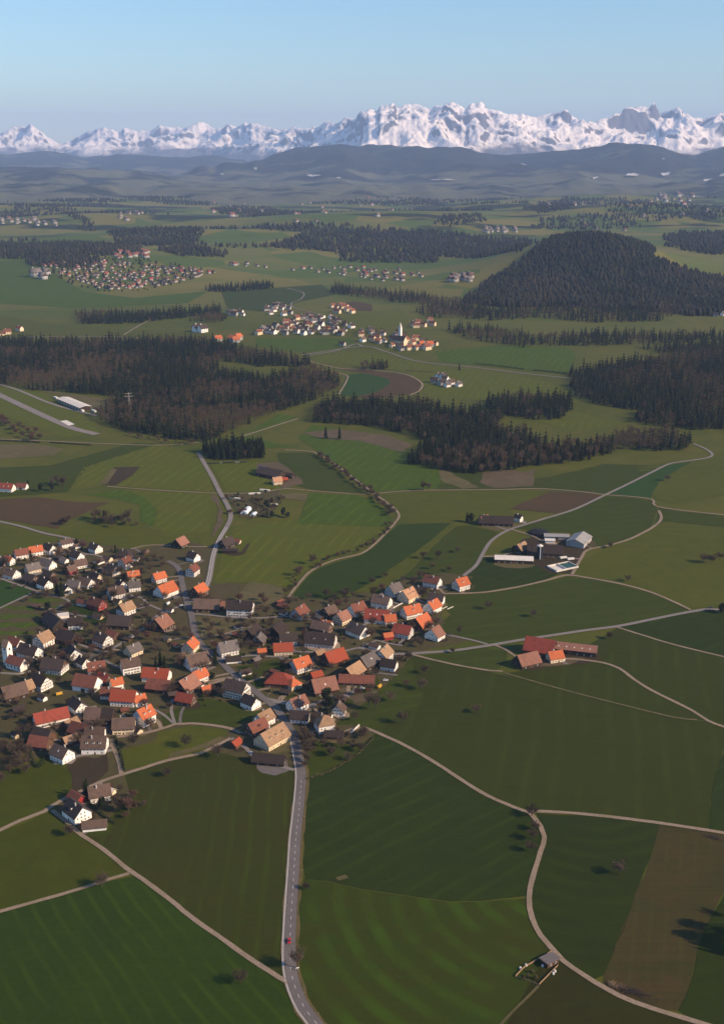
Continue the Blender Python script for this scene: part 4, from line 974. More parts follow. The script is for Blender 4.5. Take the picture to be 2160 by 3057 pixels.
# ------------------------------------------------------------------ the village, house by house
# px, py, length, width, wall height, ridge angle, roof, wall, label, category, style
V_ = [
 (538,1621,12,12,4,60,'rose','wood',"dark timber barn with pink tiled roof on the grassy bank above the village",'barn',''),
 (577,1663,10,9,4.5,-35,'dark','white',"dark roofed house just below the pink roofed barn",'house',''),
 (575,1704,11,9,5.5,70,'redbrown','white',"white gabled house with reddish roof beside the pale straight road",'house','t'),
 (198,1622,12,10,5,35,'brown','white',"modern white house with low brown roof, farthest up the left residential street",'house','',28),
 (285,1637,11,9,5,-40,'dark','white',"dark roofed white house at the top end of the residential street bend",'house',''),
 (107,1645,12,9,5,30,'orange','white',"orange roofed white house in the upper residential row",'house',''),
 (148,1639,11,9,5,-35,'dark','white',"dark roofed house right of the orange one in the upper residential row",'house',''),
 (65,1654,12,9,5,30,'redbrown','white',"red brown roofed white house left of the orange one in the residential row",'house',''),
 (28,1674,9,7,5,-30,'orange','white',"small bright house with an orange roof at the left end of the upper row",'house',''),
 (5,1676,10,9,4.5,-20,'dark','brownwood',"dark brown house cut by the left edge of the photo in the upper row",'house',''),
 (230,1661,11,9,5,-35,'dark','white',"white gabled house in the inner loop of the residential street",'house',''),
 (240,1684,11,9,4,30,'brown','white',"low house with a pinkish brown roof inside the residential loop",'house',''),
 (192,1673,7,6,3,-30,'grey','white',"small pale garage beside the residential loop",'shed',''),
 (143,1685,13,10,4.5,-30,'grey','white',"wide grey roofed house with white gable in the second residential row",'house',''),
 (98,1697,12,10,4,40,'grey','cream',"cream gabled bungalow with pale grey roof in the second residential row",'house',''),
 (35,1712,13,10,4,-30,'brown','white',"long brown roofed house beside the deep green crop field",'house',''),
 (92,1729,12,10,4,-30,'dark','brownwood',"low dark brown house near the village side of the crop field",'house',''),
 (134,1743,12,9,5,-40,'dark','white',"white gabled house with dark roof above the field path junction",'house',''),
 (147,1718,10,9,4,-30,'dark','brownwood',"dark roofed wooden house behind the white gabled one",'house',''),
 (213,1702,8,7,5,45,'brown','red',"small red walled house among the bare garden trees",'house',''),
 (336,1702,11,9,5,-40,'dark','white',"white house with dark roof at the lower end of the street loop",'house',''),
 (374,1681,10,10,6,60,'redbrown','white',"tall white house with reddish roof at the end of the street loop",'house','t'),
 (372,1656,15,11,4,-10,'dark','brownwood',"wide dark roofed building behind the tall reddish roofed house",'house','h'),
 (405,1667,6,6,3,-10,'dark','white',"small white garage right of the wide dark roof",'shed','f'),
 (257,1740,13,10,4,-30,'brown','white',"brown roofed bungalow with white gable and arched opening",'house',''),
 (222,1746,11,9,3.5,-15,'grey','grey',"low blue grey bungalow beside the brown roofed bungalow",'house',''),
 (287,1724,9,8,4,-35,'dark','cream',"small dark roofed house with a salmon wall above the bungalows",'house',''),
 (200,1760,8,7,5,-55,'dark','white',"narrow white gable half hidden behind dark conifers",'house',''),
 (398,1719,10,8,5,25,'orange','cream',"cream house with a small orange roof left of the big orange roof",'house','2'),
 (401,1751,10,8,5,20,'grey','white',"white house with arcade just below the cream orange roofed one",'house',''),
 (475,1725,11,9,5,38,'orange','white',"orange roofed house with timber gable behind the big orange roof",'house','t'),
 (495,1762,17,14,4.5,52,'orange','white',"large orange roofed farmhouse at the main crossroads",'house',''),
 (346,1770,13,11,5,35,'brown','white',"brown roofed white house with framed windows beside the short street",'house','t'),
 (290,1803,14,10,5,-35,'redbrown','red',"bright red house with white trimmed gable and dark red roof",'house','t'),
 (246,1799,8,6,3.5,-30,'redbrown','white',"small red roofed annex left of the bright red house",'shed',''),
 (362,1745,8,7,5,-50,'dark','white',"small tall white house squeezed above the brown framed house",'house',''),
 (376,1818,12,11,5,50,'tan','white',"tan roofed house with dark timber gable right of the bright red house",'house','tg'),
 (359,1858,18,13,4.5,-8,'dark','wood',"broad dark barn below the tan roofed timber house",'barn',''),
 (189,1836,9,6,3,20,'pale','white',"small flat white roofed shed at the lane end by the field",'shed','f'),
 (164,1856,23,13,4,-52,'dark','wood',"long dark barn beside the green meadow at the left",'barn',''),
 (226,1862,11,9,5,12,'dark','white',"white walled house with dark roof right of the long dark barn",'house',''),
 (203,1903,17,13,4,-28,'dark','wood',"big dark barn below the white walled house",'barn',''),
 (481,1862,14,15,4,62,'rose','wood',"big dark chalet with pink lit roof side and rows of small windows",'house','tb'),
 (568,1929,12,10,5,75,'orange','cream',"cream house with thin orange roof strip where the main road bends",'house',''),
 (307,1911,12,11,5.5,-35,'dark','white',"half timbered white gable house beside the old street",'house','t'),
 (338,1895,10,8,3.5,-35,'redbrown','brownwood',"small reddish roofed annex behind the half timbered gable house",'shed',''),
 (398,1941,11,10,4,50,'grey','cream',"grey brown roofed house on the old street corner",'house',''),
 (130,1910,12,12,5.5,60,'tan','white',"tall tan roofed timber house above the church",'house','t'),
 (220,1950,11,10,5,-58,'dark','white',"bright white triangular gable with dark roof in the garden slope",'house',''),
 (47,1922,11,9,5,-30,'redbrown','white',"red brown roofed white house behind the church tower",'house',''),
 (90,1946,17,11,5.5,-28,'dark','white',"long dark roofed house with white gable right of the church",'house',''),
 (163,1989,17,12,5,-15,'dark','white',"large dark roofed house with tan timber gable on the village square",'house','tg'),
 (121,2036,14,11,5.5,-35,'dark','white',"white half timbered house with dark roof below the square",'house','t'),
 (42,2066,16,13,4,35,'brown','wood',"big brown roofed barn with black gable at the left edge",'barn',''),
 (76,2053,10,10,4,45,'tan','brownwood',"tan roofed house just right of the big brown barn",'house',''),
 (288,1997,12,10,6,20,'redbrown','white',"tall white house with red dormer roof in the village centre",'house','2'),
 (250,1977,9,8,4.5,-45,'dark','white',"small dark roofed white house behind the tall red dormer house",'house',''),
 (389,1988,13,10,6.5,25,'brown','white',"tall white house with brown roof and two rows of windows",'house','x'),
 (261,2039,17,13,5,-18,'redbrown','white',"broad red brown barn roof with white strip gable",'barn',''),
 (311,2026,10,8,4,-30,'red','brownwood',"small dark red roof beside the broad red brown barn",'house',''),
 (348,2041,8,7,4.5,32,'orange','white',"small bright orange roof in the middle of dark roofs",'house',''),
 (332,2069,13,9,3.5,-5,'redbrown','white',"long low red brown roofed house with white wall under the small orange roof",'house',''),
 (372,2083,17,12,5,-8,'redor','white',"large red orange roofed farmhouse below the long low house",'house',''),
 (416,2090,8,7,4,35,'orange','white',"small orange wing attached right of the large red orange farmhouse",'house',''),
 (233,2108,12,9,5.5,-50,'dark','white',"house with plain brilliant white gable and dark grey roof",'house',''),
 (153,2142,22,11,4.5,28,'red','white',"long red roofed white farmhouse near the lower left",'house','x'),
 (212,2161,9,9,3.5,50,'tan','brownwood',"tan roofed shed right of the long red farmhouse",'shed',''),
 (243,2180,14,11,4,-25,'redbrown','wood',"dark red roofed barn below the tan roofed shed",'barn',''),
 (281,2136,10,12,4.5,-5,'brown','wood',"left one of two adjoining brown roofed barns",'barn',''),
 (316,2137,11,12,4.5,-5,'dark','wood',"right one of two adjoining brown roofed barns",'barn',''),
 (371,2166,14,11,5,5,'brown','cream',"brown roofed house with a row of windows beside the garden lane",'house','x'),
 (431,2138,11,11,7,50,'orange','white',"tall white house with orange roof at the garden lane corner",'house','2'),
 (130,2194,13,10,4,-25,'dark','brownwood',"dark brown roofed farm building at the lower left",'barn',''),
 (121,2218,13,10,4,-15,'redbrown','brownwood',"dark red roofed farm building at the lower left",'barn',''),
 (186,2250,12,10,5,-35,'brown','white',"house with broad white gable beside the dug garden plot",'house','1s'),
 (284,2222,15,12,5,0,'brown','white',"brown roofed villa with dormers above the dug garden plot",'house','3'),
 (285,2192,12,9,5,2,'brown','white',"brown roofed building directly behind the dormered villa",'house',''),
 (210,2209,9,8,3.5,40,'tan','brownwood',"little tan roofed shed left of the dormered villa",'shed',''),
 (297,2367,12,10,4.5,20,'brown','white',"brown roofed house by the lane beside the tall bare tree",'house','t'),
 (331,2361,5,4,2.6,-30,'pale','cream',"tiny cream garden shed behind the brown roofed lane house",'shed',''),
 (229,2421,14,11,5,-45,'dark','white',"dark roofed house with cream white gable at the track fork",'house','1'),
 (283,2462,13,7,2.8,10,'brown','white',"low white garage building below the track fork house",'shed',''),
 (229,2381,9,7,3.5,-40,'redbrown','red',"small dark red barn between the two lane houses",'shed',''),
 (680,1936,14,12,5,25,'grey','white',"white house with wide grey brown roof right of the main road",'house','t'),
 (697,1969,11,6,2.7,10,'dark','white',"low white garage in front of the grey brown roofed house",'shed',''),
 (589,1974,17,13,4.5,35,'brown','white',"large house with plain brown roof on the inside of the road bend",'house',''),
 (594,2019,11,9,5,45,'orange','white',"orange roofed house with blue shaded gable right of the striped chalet",'house','t'),
 (557,2045,15,14,4,58,'rose','wood',"big dark striped chalet with narrow rose lit roof side",'house','tb'),
 (468,2015,19,11,4.5,-10,'redor','white',"long red orange roof with white gable in the village middle",'house','1s'),
 (477,2048,17,11,4,-14,'redbrown','wood',"dark red barn roof just below the long red orange one",'barn',''),
 (619,2057,8,6,3,30,'orange','brownwood',"small L shaped orange roofed shed near the striped chalet",'shed',''),
 (555,2088,12,9,4,-20,'red','brownwood',"dark red cottage above the green garden meadow",'house',''),
 (706,2058,16,12,6.5,-25,'dark','white',"large white farmhouse with black roof near the main road",'house','xt'),
 (748,2096,11,9,4.5,-40,'dark','white',"dark roofed house with pale gable below the large white farmhouse",'house',''),
 (773,1911,10,9,4.5,78,'grey','brownwood',"narrow house with red brown gable among dark barns",'house','b'),
 (781,1944,6,5,2.6,15,'orange','brownwood',"tiny orange roofed garage beside the middle street",'shed',''),
 (845,1937,14,10,4,6,'redor','cream',"red orange roofed cream house along the middle street",'house',''),
 (860,1909,13,9,4.5,10,'dark','white',"white house with dark roof right behind the middle street orange roof",'house',''),
 (826,1882,15,14,4,70,'dark','wood',"tall dark barn with white edged gable",'barn',''),
 (755,1888,13,11,4,60,'dark','wood',"dark wooden barn left of the white edged barn",'barn',''),
 (897,1985,13,11,5.5,36,'orange','white',"bright orange roofed house with striped timber gable left of the big red hipped barn",'house','t1'),
 (834,2030,19,13,4,-8,'red','brownwood',"big dark red hipped barn",'barn','h'),
 (876,2042,9,8,4,40,'orange','cream',"orange wing at the right end of the big red hipped barn",'house','h'),
 (894,1829,13,11,5,60,'redbrown','grey',"grey gabled house with red brown roof near the stream",'house',''),
 (594,1765,13,11,5.5,60,'orange','brownwood',"timber gabled house with orange roof side opposite the crossroads",'house','tb'),
 (619,1808,21,13,4,-4,'brown','wood',"long brown roofed barn at the crossroads",'barn',''),
 (658,1806,7,8,3.5,-4,'rose','brownwood',"small rose roofed annex of the long crossroads barn",'shed',''),
 (718,1817,21,12,7.5,-7,'dark','white',"long white inn with two rows of windows and dark roof",'house','x'),
 (1290,1737,14,10,5.5,-30,'redbrown','white',"white gabled house with dark red roof at the upper right village tip",'house',''),
 (1375,1744,12,11,5.5,35,'orange','white',"orange roofed house standing alone at the right village tip",'house','t1'),
 (1252,1763,9,8,3.5,-20,'dark','brownwood',"small dark house left of the dark red roofed one at the village tip",'house',''),
 (1176,1761,12,11,5,45,'grey','white',"grey brown roofed house with grey timber gable beside the peach roof",'house','t'),
 (1216,1778,13,13,5,50,'peach','cream',"peach roofed house with three dormers",'house','3'),
 (1139,1796,15,11,5,-25,'brown','white',"white house with brown roof and white gable left of the peach roof",'house',''),
 (1301,1789,13,9,5,-20,'dark','white',"dark roofed house with white strip gable at the lane mouth",'house',''),
 (1290,1811,12,11,5,50,'orange','white',"orange roofed house with pale wall below the dark roofed lane house",'house',''),
 (1227,1826,15,11,5,30,'orange','white',"orange roofed house with a row of white framed windows",'house','1x'),
 (1065,1819,13,12,4.5,40,'redbrown','white',"red brown roofed house with white lower wall",'house',''),
 (1020,1845,11,11,5,50,'rose','cream',"cream house with rose roof and olive shaded windows",'house','x'),
 (983,1826,11,10,4,45,'brown','wood',"small dark wooden house left of the cream rose roofed one",'house',''),
 (1127,1841,20,13,4.5,-12,'red','white',"large red hipped roof farmhouse with three skylights",'house','3s'),
 (1163,1850,9,9,4,12,'orange','white',"orange red wing in front of the large three skylight roof",'house',''),
 (1256,1859,15,14,4.5,52,'orange','brownwood',"big plain orange roof near the eastern village edge",'barn',''),
 (1202,1885,14,11,5,-25,'red','white',"red roofed house with half timbered white gable",'house','t'),
 (1297,1892,10,13,4,52,'rose','white',"rose roofed house with pale blue shaded gable at the eastern edge",'house',''),
 (1157,1899,7,6,3.4,20,'orange','red',"little orange roofed shed with red wall beside the side street",'shed',''),
 (1068,1882,16,12,4.5,-45,'brown','white',"brown roofed house with tall white gable in mid village",'house',''),
 (960,1874,15,10,4.5,-25,'brown','brownwood',"brown roofed building left of the tall white gable",'house',''),
 (975,1868,8,8,5,-25,'orange','white',"small orange roofed white house joined to a brown one",'house',''),
 (957,1911,23,14,4.5,-12,'dark','white',"huge dark brown roof with white timber gable",'house','t2'),
 (997,1963,16,14,4,35,'redor','brownwood',"broad red orange roof with dark left gable by the middle street",'barn',''),
 (953,1951,7,6,3.5,40,'tan','brownwood',"tiny tan roofed shed left of the broad red orange roof",'shed',''),
 (1098,1974,16,13,4.5,48,'grey','wood',"large grey brown roofed barn with a single skylight",'barn','1s'),
 (1144,1956,13,11,6.5,65,'tan','white',"tall steep house with black gable and pale roof edge",'house','t'),
 (1161,1985,11,9,4,-20,'dark','white',"low dark roofed house with white gable end near the walled garden",'house',''),
 (1053,2004,16,12,4,55,'tan','wood',"barn with a tan and orange striped roof",'barn',''),
 (1065,2030,25,9,3,-5,'redbrown','brownwood',"long low red brown shed roof beside the gravel yard",'barn',''),
 (965,2048,17,15,4,22,'rose','wood',"very large rose brown roof behind the big evergreen tree",'barn','1s'),
 (943,2016,8,7,3.5,30,'redor','brownwood',"small red orange roof above the very large rose brown roof",'shed',''),
 (887,2101,12,10,5,40,'rose','white',"rose roofed house with dormer by the street fork",'house','1'),
 (896,2139,12,9,3.5,-10,'dark','white',"low dark brown roofed house below the dormered rose roof",'house',''),
 (1008,2118,8,10,4,80,'brown','white',"half timbered white gable right of the big evergreen tree",'house','t'),
 (968,2160,11,11,6,20,'tan','white',"square white villa with tan pyramid roof",'house','h'),
 (997,2193,12,7,2.8,-5,'dark','brownwood',"low dark annex in front of the square white villa",'shed',''),
 (788,2145,11,10,5,50,'tan','white',"tan roofed house with bright white wall where the road enters the village",'house','1'),
 (765,2171,13,10,4,45,'redbrown','brownwood',"dark red roof with dormer left of the bright white wall",'house','1'),
 (812,2200,20,14,4.5,50,'tan','cream',"big tan roofed farmhouse at the lower village entrance",'house','3'),
 (703,2219,7,6,3,60,'redor','brownwood',"small red roofed hut beside the farm drive",'shed',''),
 (803,2267,20,8,2.8,-10,'dark','wood',"long low dark barn at the bend of the farm drive",'barn',''),
 # farms outside the village
 (1611,1932,22,17,4.5,-22,'red','brownwood',"large dark red barn roof of the farm right of the village",'barn',''),
 (1572,1971,17,13,3.6,26,'rose','wood',"rose red barn with black gable at the farm right of the village",'barn',''),
 (1655,1960,11,9,4,18,'orange','cream',"small cream farmhouse with orange roof among the red barns",'house',''),
 (1702,1935,39,13,4.5,-15,'rose','wood',"long open hall with skylights behind the red farm",'barn','6s',18),
 (1533,1669,35,12,4,-7,'pale','wood',"long low hall with white roof and black front",'barn','',16),
 (1625,1643,33,19,4.5,-8,'dark','brownwood',"huge dark brown barn behind the silo",'barn','',32),
 (1553,1637,13,11,4.5,50,'tan','wood',"tan roofed farmhouse left of the huge dark barn",'house','1'),
 (1727,1612,26,18,5,62,'metal','grey',"grey sheet barn with one bright white roof side",'barn','',22),
 (1660,1601,24,9,3.5,-6,'metal','grey',"low grey wing of the sheet roofed barn",'barn','',14),
 (1640,1614,9,6,3,-6,'pale','white',"small white roofed lean shed before the grey wing",'shed','',12),
 (1480,1556,34,13,3.5,-8,'dark','wood',"long dark barn below the ploughed red field",'barn',''),
 (1444,1553,10,10,4,40,'rose','brownwood',"house with peach gable left of the long dark barn",'house',''),
 (1547,1547,7,6,5,-40,'dark','white',"narrow white house right of the long dark barn",'house',''),
 (810,1413,34,17,4.5,-34,'dark','wood',"large black barn near the small copse",'barn','',34),
 (786,1401,12,9,4,-34,'grey','wood',"grey outbuilding behind the large black barn",'barn',''),
 (855,1417,22,9,3.5,-36,'dark','wood',"long black shed right of the large black barn",'barn','',25),
 (827,1436,10,9,4.5,20,'peach','cream',"peach coloured farmhouse in front of the large black barn",'house',''),
 (846,1432,9,6,3,10,'redor','brownwood',"red roofed lean shed beside the peach farmhouse",'shed',''),
 (676,1622,13,11,4.5,50,'dark','wood',"dark roofed wooden house by the bend of the pale road",'house',''),
 (688,1644,14,7,2.8,0,'dark','wood',"flat black shed below the roadside wooden house",'shed','',15),
 (704,1616,9,6,2.8,-15,'redbrown','cream',"small cream shed right of the roadside wooden house",'shed',''),
 (22,1456,16,10,4.5,-12,'red','white',"red roofed white house at the far left field edge",'house','2'),
 (66,1452,12,8,3.5,-10,'redbrown','white',"low reddish barn next to the left edge red roofed house",'barn',''),
]
for row in V_:
    px, py, L, W, h, a, roof, wall, lb, cat, st = row[:11]
    house(px, py, L * 1.2, W * 1.18, h * 1.15, a, roof, wall, lb, cat, style=st, pitch=row[11] if len(row) > 11 else (36 if cat == 'shed' else 43))
# ------------------------------------------------------------------ trees
M_NEEDLE = speck_mat("conifer_needles", (.012, .018, .005), (.006, .010, .003), .5, (.022, .025, .007), .15, vary=.35)
M_BARK = speck_mat("bark", (.085, .062, .046), (.055, .042, .034), 1.0, vary=.25)
M_TWIG = speck_mat("bare_twigs", (.115, .076, .046), (.080, .055, .035), .5, (.090, .068, .038), .2, vary=.3)
M_TWIG3 = speck_mat("garden_twigs", (.085, .060, .040), (.058, .042, .030), .5, (.070, .055, .034), .2, vary=.35)
M_TWIG2 = speck_mat("reddish_twigs", (.105, .054, .038), (.070, .040, .030), .5, vary=.25)
M_LEAF = speck_mat("evergreen_leaves", (.024, .034, .013), (.013, .020, .009), .6, (.036, .042, .016), .2, vary=.25)
M_BUSH = speck_mat("budding_bush", (.105, .092, .036), (.075, .066, .028), .6, (.055, .048, .024), .3, vary=.3)

def tri(a):
    """(verts, faces list) -> numpy with quads split."""
    v, f, m = a
    out, mm = [], []
    for q, k in zip(f, m):
        for i in range(1, len(q) - 1):
            out.append((q[0], q[i], q[i + 1])); mm.append(k)
    return np.array(v, float), np.array(out, int), np.array(mm, int)

def conifer_geo(H, Rr, rnd, tiers=8, pts=9):
    v, f, m = [], [], []
    n = 5
    for k in range(n): v.append((.22 * math.cos(6.283 * k / n), .22 * math.sin(6.283 * k / n), -.5))
    v.append((0, 0, H * .5))
    for k in range(n): f.append((k, (k + 1) % n, n)); m.append(1)
    for t in range(tiers):
        q = t / (tiers - 1)
        zb = H * (.10 + .80 * q ** .95)
        zt = zb + H * (.2 - .09 * q)
        if t == tiers - 1: zt = H
        rr = Rr * (1 - q) ** .72 + .4
        i = len(v)
        v.append((rnd.uniform(-.1, .1), rnd.uniform(-.1, .1), min(zt, H)))
        ph = rnd.random() * 6.28
        for k in range(pts * 2):
            a = ph + math.pi * k / pts
            r = rr * (rnd.uniform(.8, 1.25) if k % 2 == 0 else rnd.uniform(.38, .62))
            z = zb - (rr * .32 if k % 2 == 0 else -rr * .12) + rnd.uniform(-.3, .3)
            v.append((r * math.cos(a), r * math.sin(a), z))
        for k in range(pts * 2):
            f.append((i, i + 1 + k, i + 1 + (k + 1) % (pts * 2))); m.append(0)
    return v, f, m

def bare_geo(H, Rr, rnd, twigs=240, limbs=7, tw=.10, base=.32):
    """Leafless tree: trunk and limbs (slot 1), fine twigs (slot 0)."""
    mb = MB()
    lean = Vector((rnd.uniform(-.06, .06), rnd.uniform(-.06, .06), 1))
    top = lean * H * .55
    mb.tube((0, 0, -.6), lean * H * base, .030 * H ** .9 + .05, .022 * H ** .9 + .03, 6, 1, False)
    mb.tube(lean * H * base, top, .022 * H ** .9 + .03, .05, 5, 1, False)
    ends = []
    for k in range(limbs):
        a = 6.283 * k / limbs + rnd.uniform(-.4, .4)
        s = lean * H * rnd.uniform(base * .9, .52)
        r = Rr * rnd.uniform(.55, .9)
        e = Vector((math.cos(a) * r, math.sin(a) * r, H * rnd.uniform(.58, .88)))
        mid = s.lerp(e, .5) + Vector((0, 0, -.04 * H))
        mb.tube(s, mid, .016 * H ** .8 + .03, .07, 4, 1, False); mb.tube(mid, e, .07, .03, 4, 1, False)
        ends += [mid, e, s.lerp(e, .75)]
    ends.append(Vector((0, 0, H * .85))); ends.append(Vector((0, 0, H * .7)))
    for _ in range(twigs):
        c = rnd.choice(ends)
        d = Vector((rnd.gauss(0, 1), rnd.gauss(0, 1), rnd.gauss(.55, .7))).normalized()
        p = c + Vector((rnd.gauss(0, .16) * Rr, rnd.gauss(0, .16) * Rr, rnd.gauss(0, .05) * H))
        L = Rr * rnd.uniform(.25, .5)
        e = p + d * L
        if e.z > H * 1.02 or e.z < H * .2: e.z = H * rnd.uniform(.5, .98)
        side = d.cross(Vector((rnd.gauss(0, 1), rnd.gauss(0, 1), rnd.gauss(0, 1)))).normalized() * tw * rnd.uniform(.6, 1.3)
        i = len(mb.v)
        mb.v += [tuple(p + side), tuple(p - side), tuple(e)]
        mb.f.append((i, i + 1, i + 2)); mb.m.append(0)
    return mb.v, mb.f, mb.m

def leafy_geo(H, Rr, rnd, n=700, size=.55, trunk=.2, blobs=14, narrow=1.0):
    """Evergreen crown of many small leaf clumps gathered in uneven masses."""
    mb = MB()
    mb.tube((0, 0, -.5), (0, 0, H * .6), .04 * H * .5 + .08, .08, 6, 1, False)
    cs = []
    for _ in range(blobs):
        zz = rnd.uniform(trunk + .08, .9)
        w = math.sin(math.pi * min(1, max(.05, (zz - trunk) / (1.04 - trunk)) ** .75)) ** .6
        a = rnd.random() * 6.283; r = Rr * .62 * w * math.sqrt(rnd.random())
        cs.append((Vector((math.cos(a) * r, math.sin(a) * r, zz * H)), Rr * rnd.uniform(.32, .55) * (.5 + .5 * w)))
    for _ in range(n):
        c, r = rnd.choice(cs)
        d = Vector((rnd.gauss(0, 1), rnd.gauss(0, 1), rnd.gauss(0, 1))).normalized()
        p = c + d * r * rnd.uniform(.7, 1.08)
        d2 = (d + Vector((rnd.gauss(0, .6), rnd.gauss(0, .6), rnd.gauss(0, .6)))).normalized()
        a = d2.orthogonal().normalized(); b_ = d2.cross(a)
        s = size * rnd.uniform(.6, 1.4)
        i = len(mb.v)
        mb.v += [tuple(p + a * s), tuple(p + b_ * s * .8), tuple(p - a * s), tuple(p - b_ * s * .8)]
        mb.f.append((i, i + 1, i + 2, i + 3)); mb.m.append(0)
    return mb.v, mb.f, mb.m

def split_meshes(name, geo, m0, m1):
    """crown and trunk meshes from one geometry."""
    v, f, m = geo
    out = []
    for k, nm, mt in ((0, "crown", m0), (1, "trunk", m1)):
        fs = [q for q, z in zip(f, m) if z == k]
        used = sorted({i for q in fs for i in q}); mp = {u: i for i, u in enumerate(used)}
        out.append(mesh(nm, [v[u] for u in used], [tuple(mp[i] for i in q) for q in fs], mt))
    return out

rt = random.Random(5)
CON_GEO = [conifer_geo(1.0 * h, r, rt, t, p) for (h, r, t, p) in ((27, 5.0, 8, 7), (24, 4.6, 8, 7), (30, 5.4, 9, 7), (22, 5.2, 7, 7))]
BARE_GEO = [bare_geo(h, r, rt, 330, 8, .20) for (h, r) in ((19, 5.2), (16, 5.0), (21, 5.0), (17, 5.8))]
CON_ME = [mesh("conifer", g[0], g[1], [M_NEEDLE, M_BARK], g[2]) for g in CON_GEO]
BARE_ME = [mesh("bare_tree", g[0], g[1], [M_TWIG, M_BARK], g[2]) for g in BARE_GEO]
# orchard and garden trees with parts
ORCH = [split_meshes("orchard", bare_geo(h, r, rt, 520, 10, .15, .25), M_TWIG3, M_BARK) for (h, r) in ((8.5, 4.2), (10, 5.0), (7, 3.6), (11, 4.6))]
TALL = [split_meshes("tall", bare_geo(h, r, rt, 700, 12, .15, .3), M_TWIG3, M_BARK) for (h, r) in ((16, 5.0), (19, 5.8))]
RED = [split_meshes("red", bare_geo(h, r, rt, 650, 11, .15, .2), M_TWIG2, M_BARK) for (h, r) in ((17, 4.2), (9, 4.4))]
CONP = [split_meshes("con", conifer_geo(h, r, rt, 9, 9), M_NEEDLE, M_BARK) for (h, r) in ((16, 3.2), (11, 2.6), (20, 3.4))]
EVER = [split_meshes("ever", leafy_geo(h, r, rt, 800, .5), M_LEAF, M_BARK) for (h, r) in ((9, 4.2), (12, 4.6))]
IVY = [split_meshes("ivy", leafy_geo(25, 7.5, rt, 2200, .6, .08, 26), M_LEAF, M_BARK)]
COLU = [split_meshes("col", leafy_geo(13, 2.0, rt, 500, .4, .03, 16), M_LEAF, M_BARK)]

def tree_at(x, y, kind, label, group=None, name="bare_tree", cat="tree", s=1.0):
    c, t_ = kind
    z = float(hgt(x, y))
    r = obj(name, None, None, (x, y, z), rt.random() * 6.28)
    r.scale = (s * rt.uniform(.92, 1.08),) * 2 + (s * rt.uniform(.92, 1.08),)
    tag(r, label, cat, group)
    obj("crown", c, r); obj("trunk", t_, r)
    return r

def tree_px(px, py, kind, label, **k):
    x, y = ground(px, py)
    return tree_at(x, y, kind, label, **k)

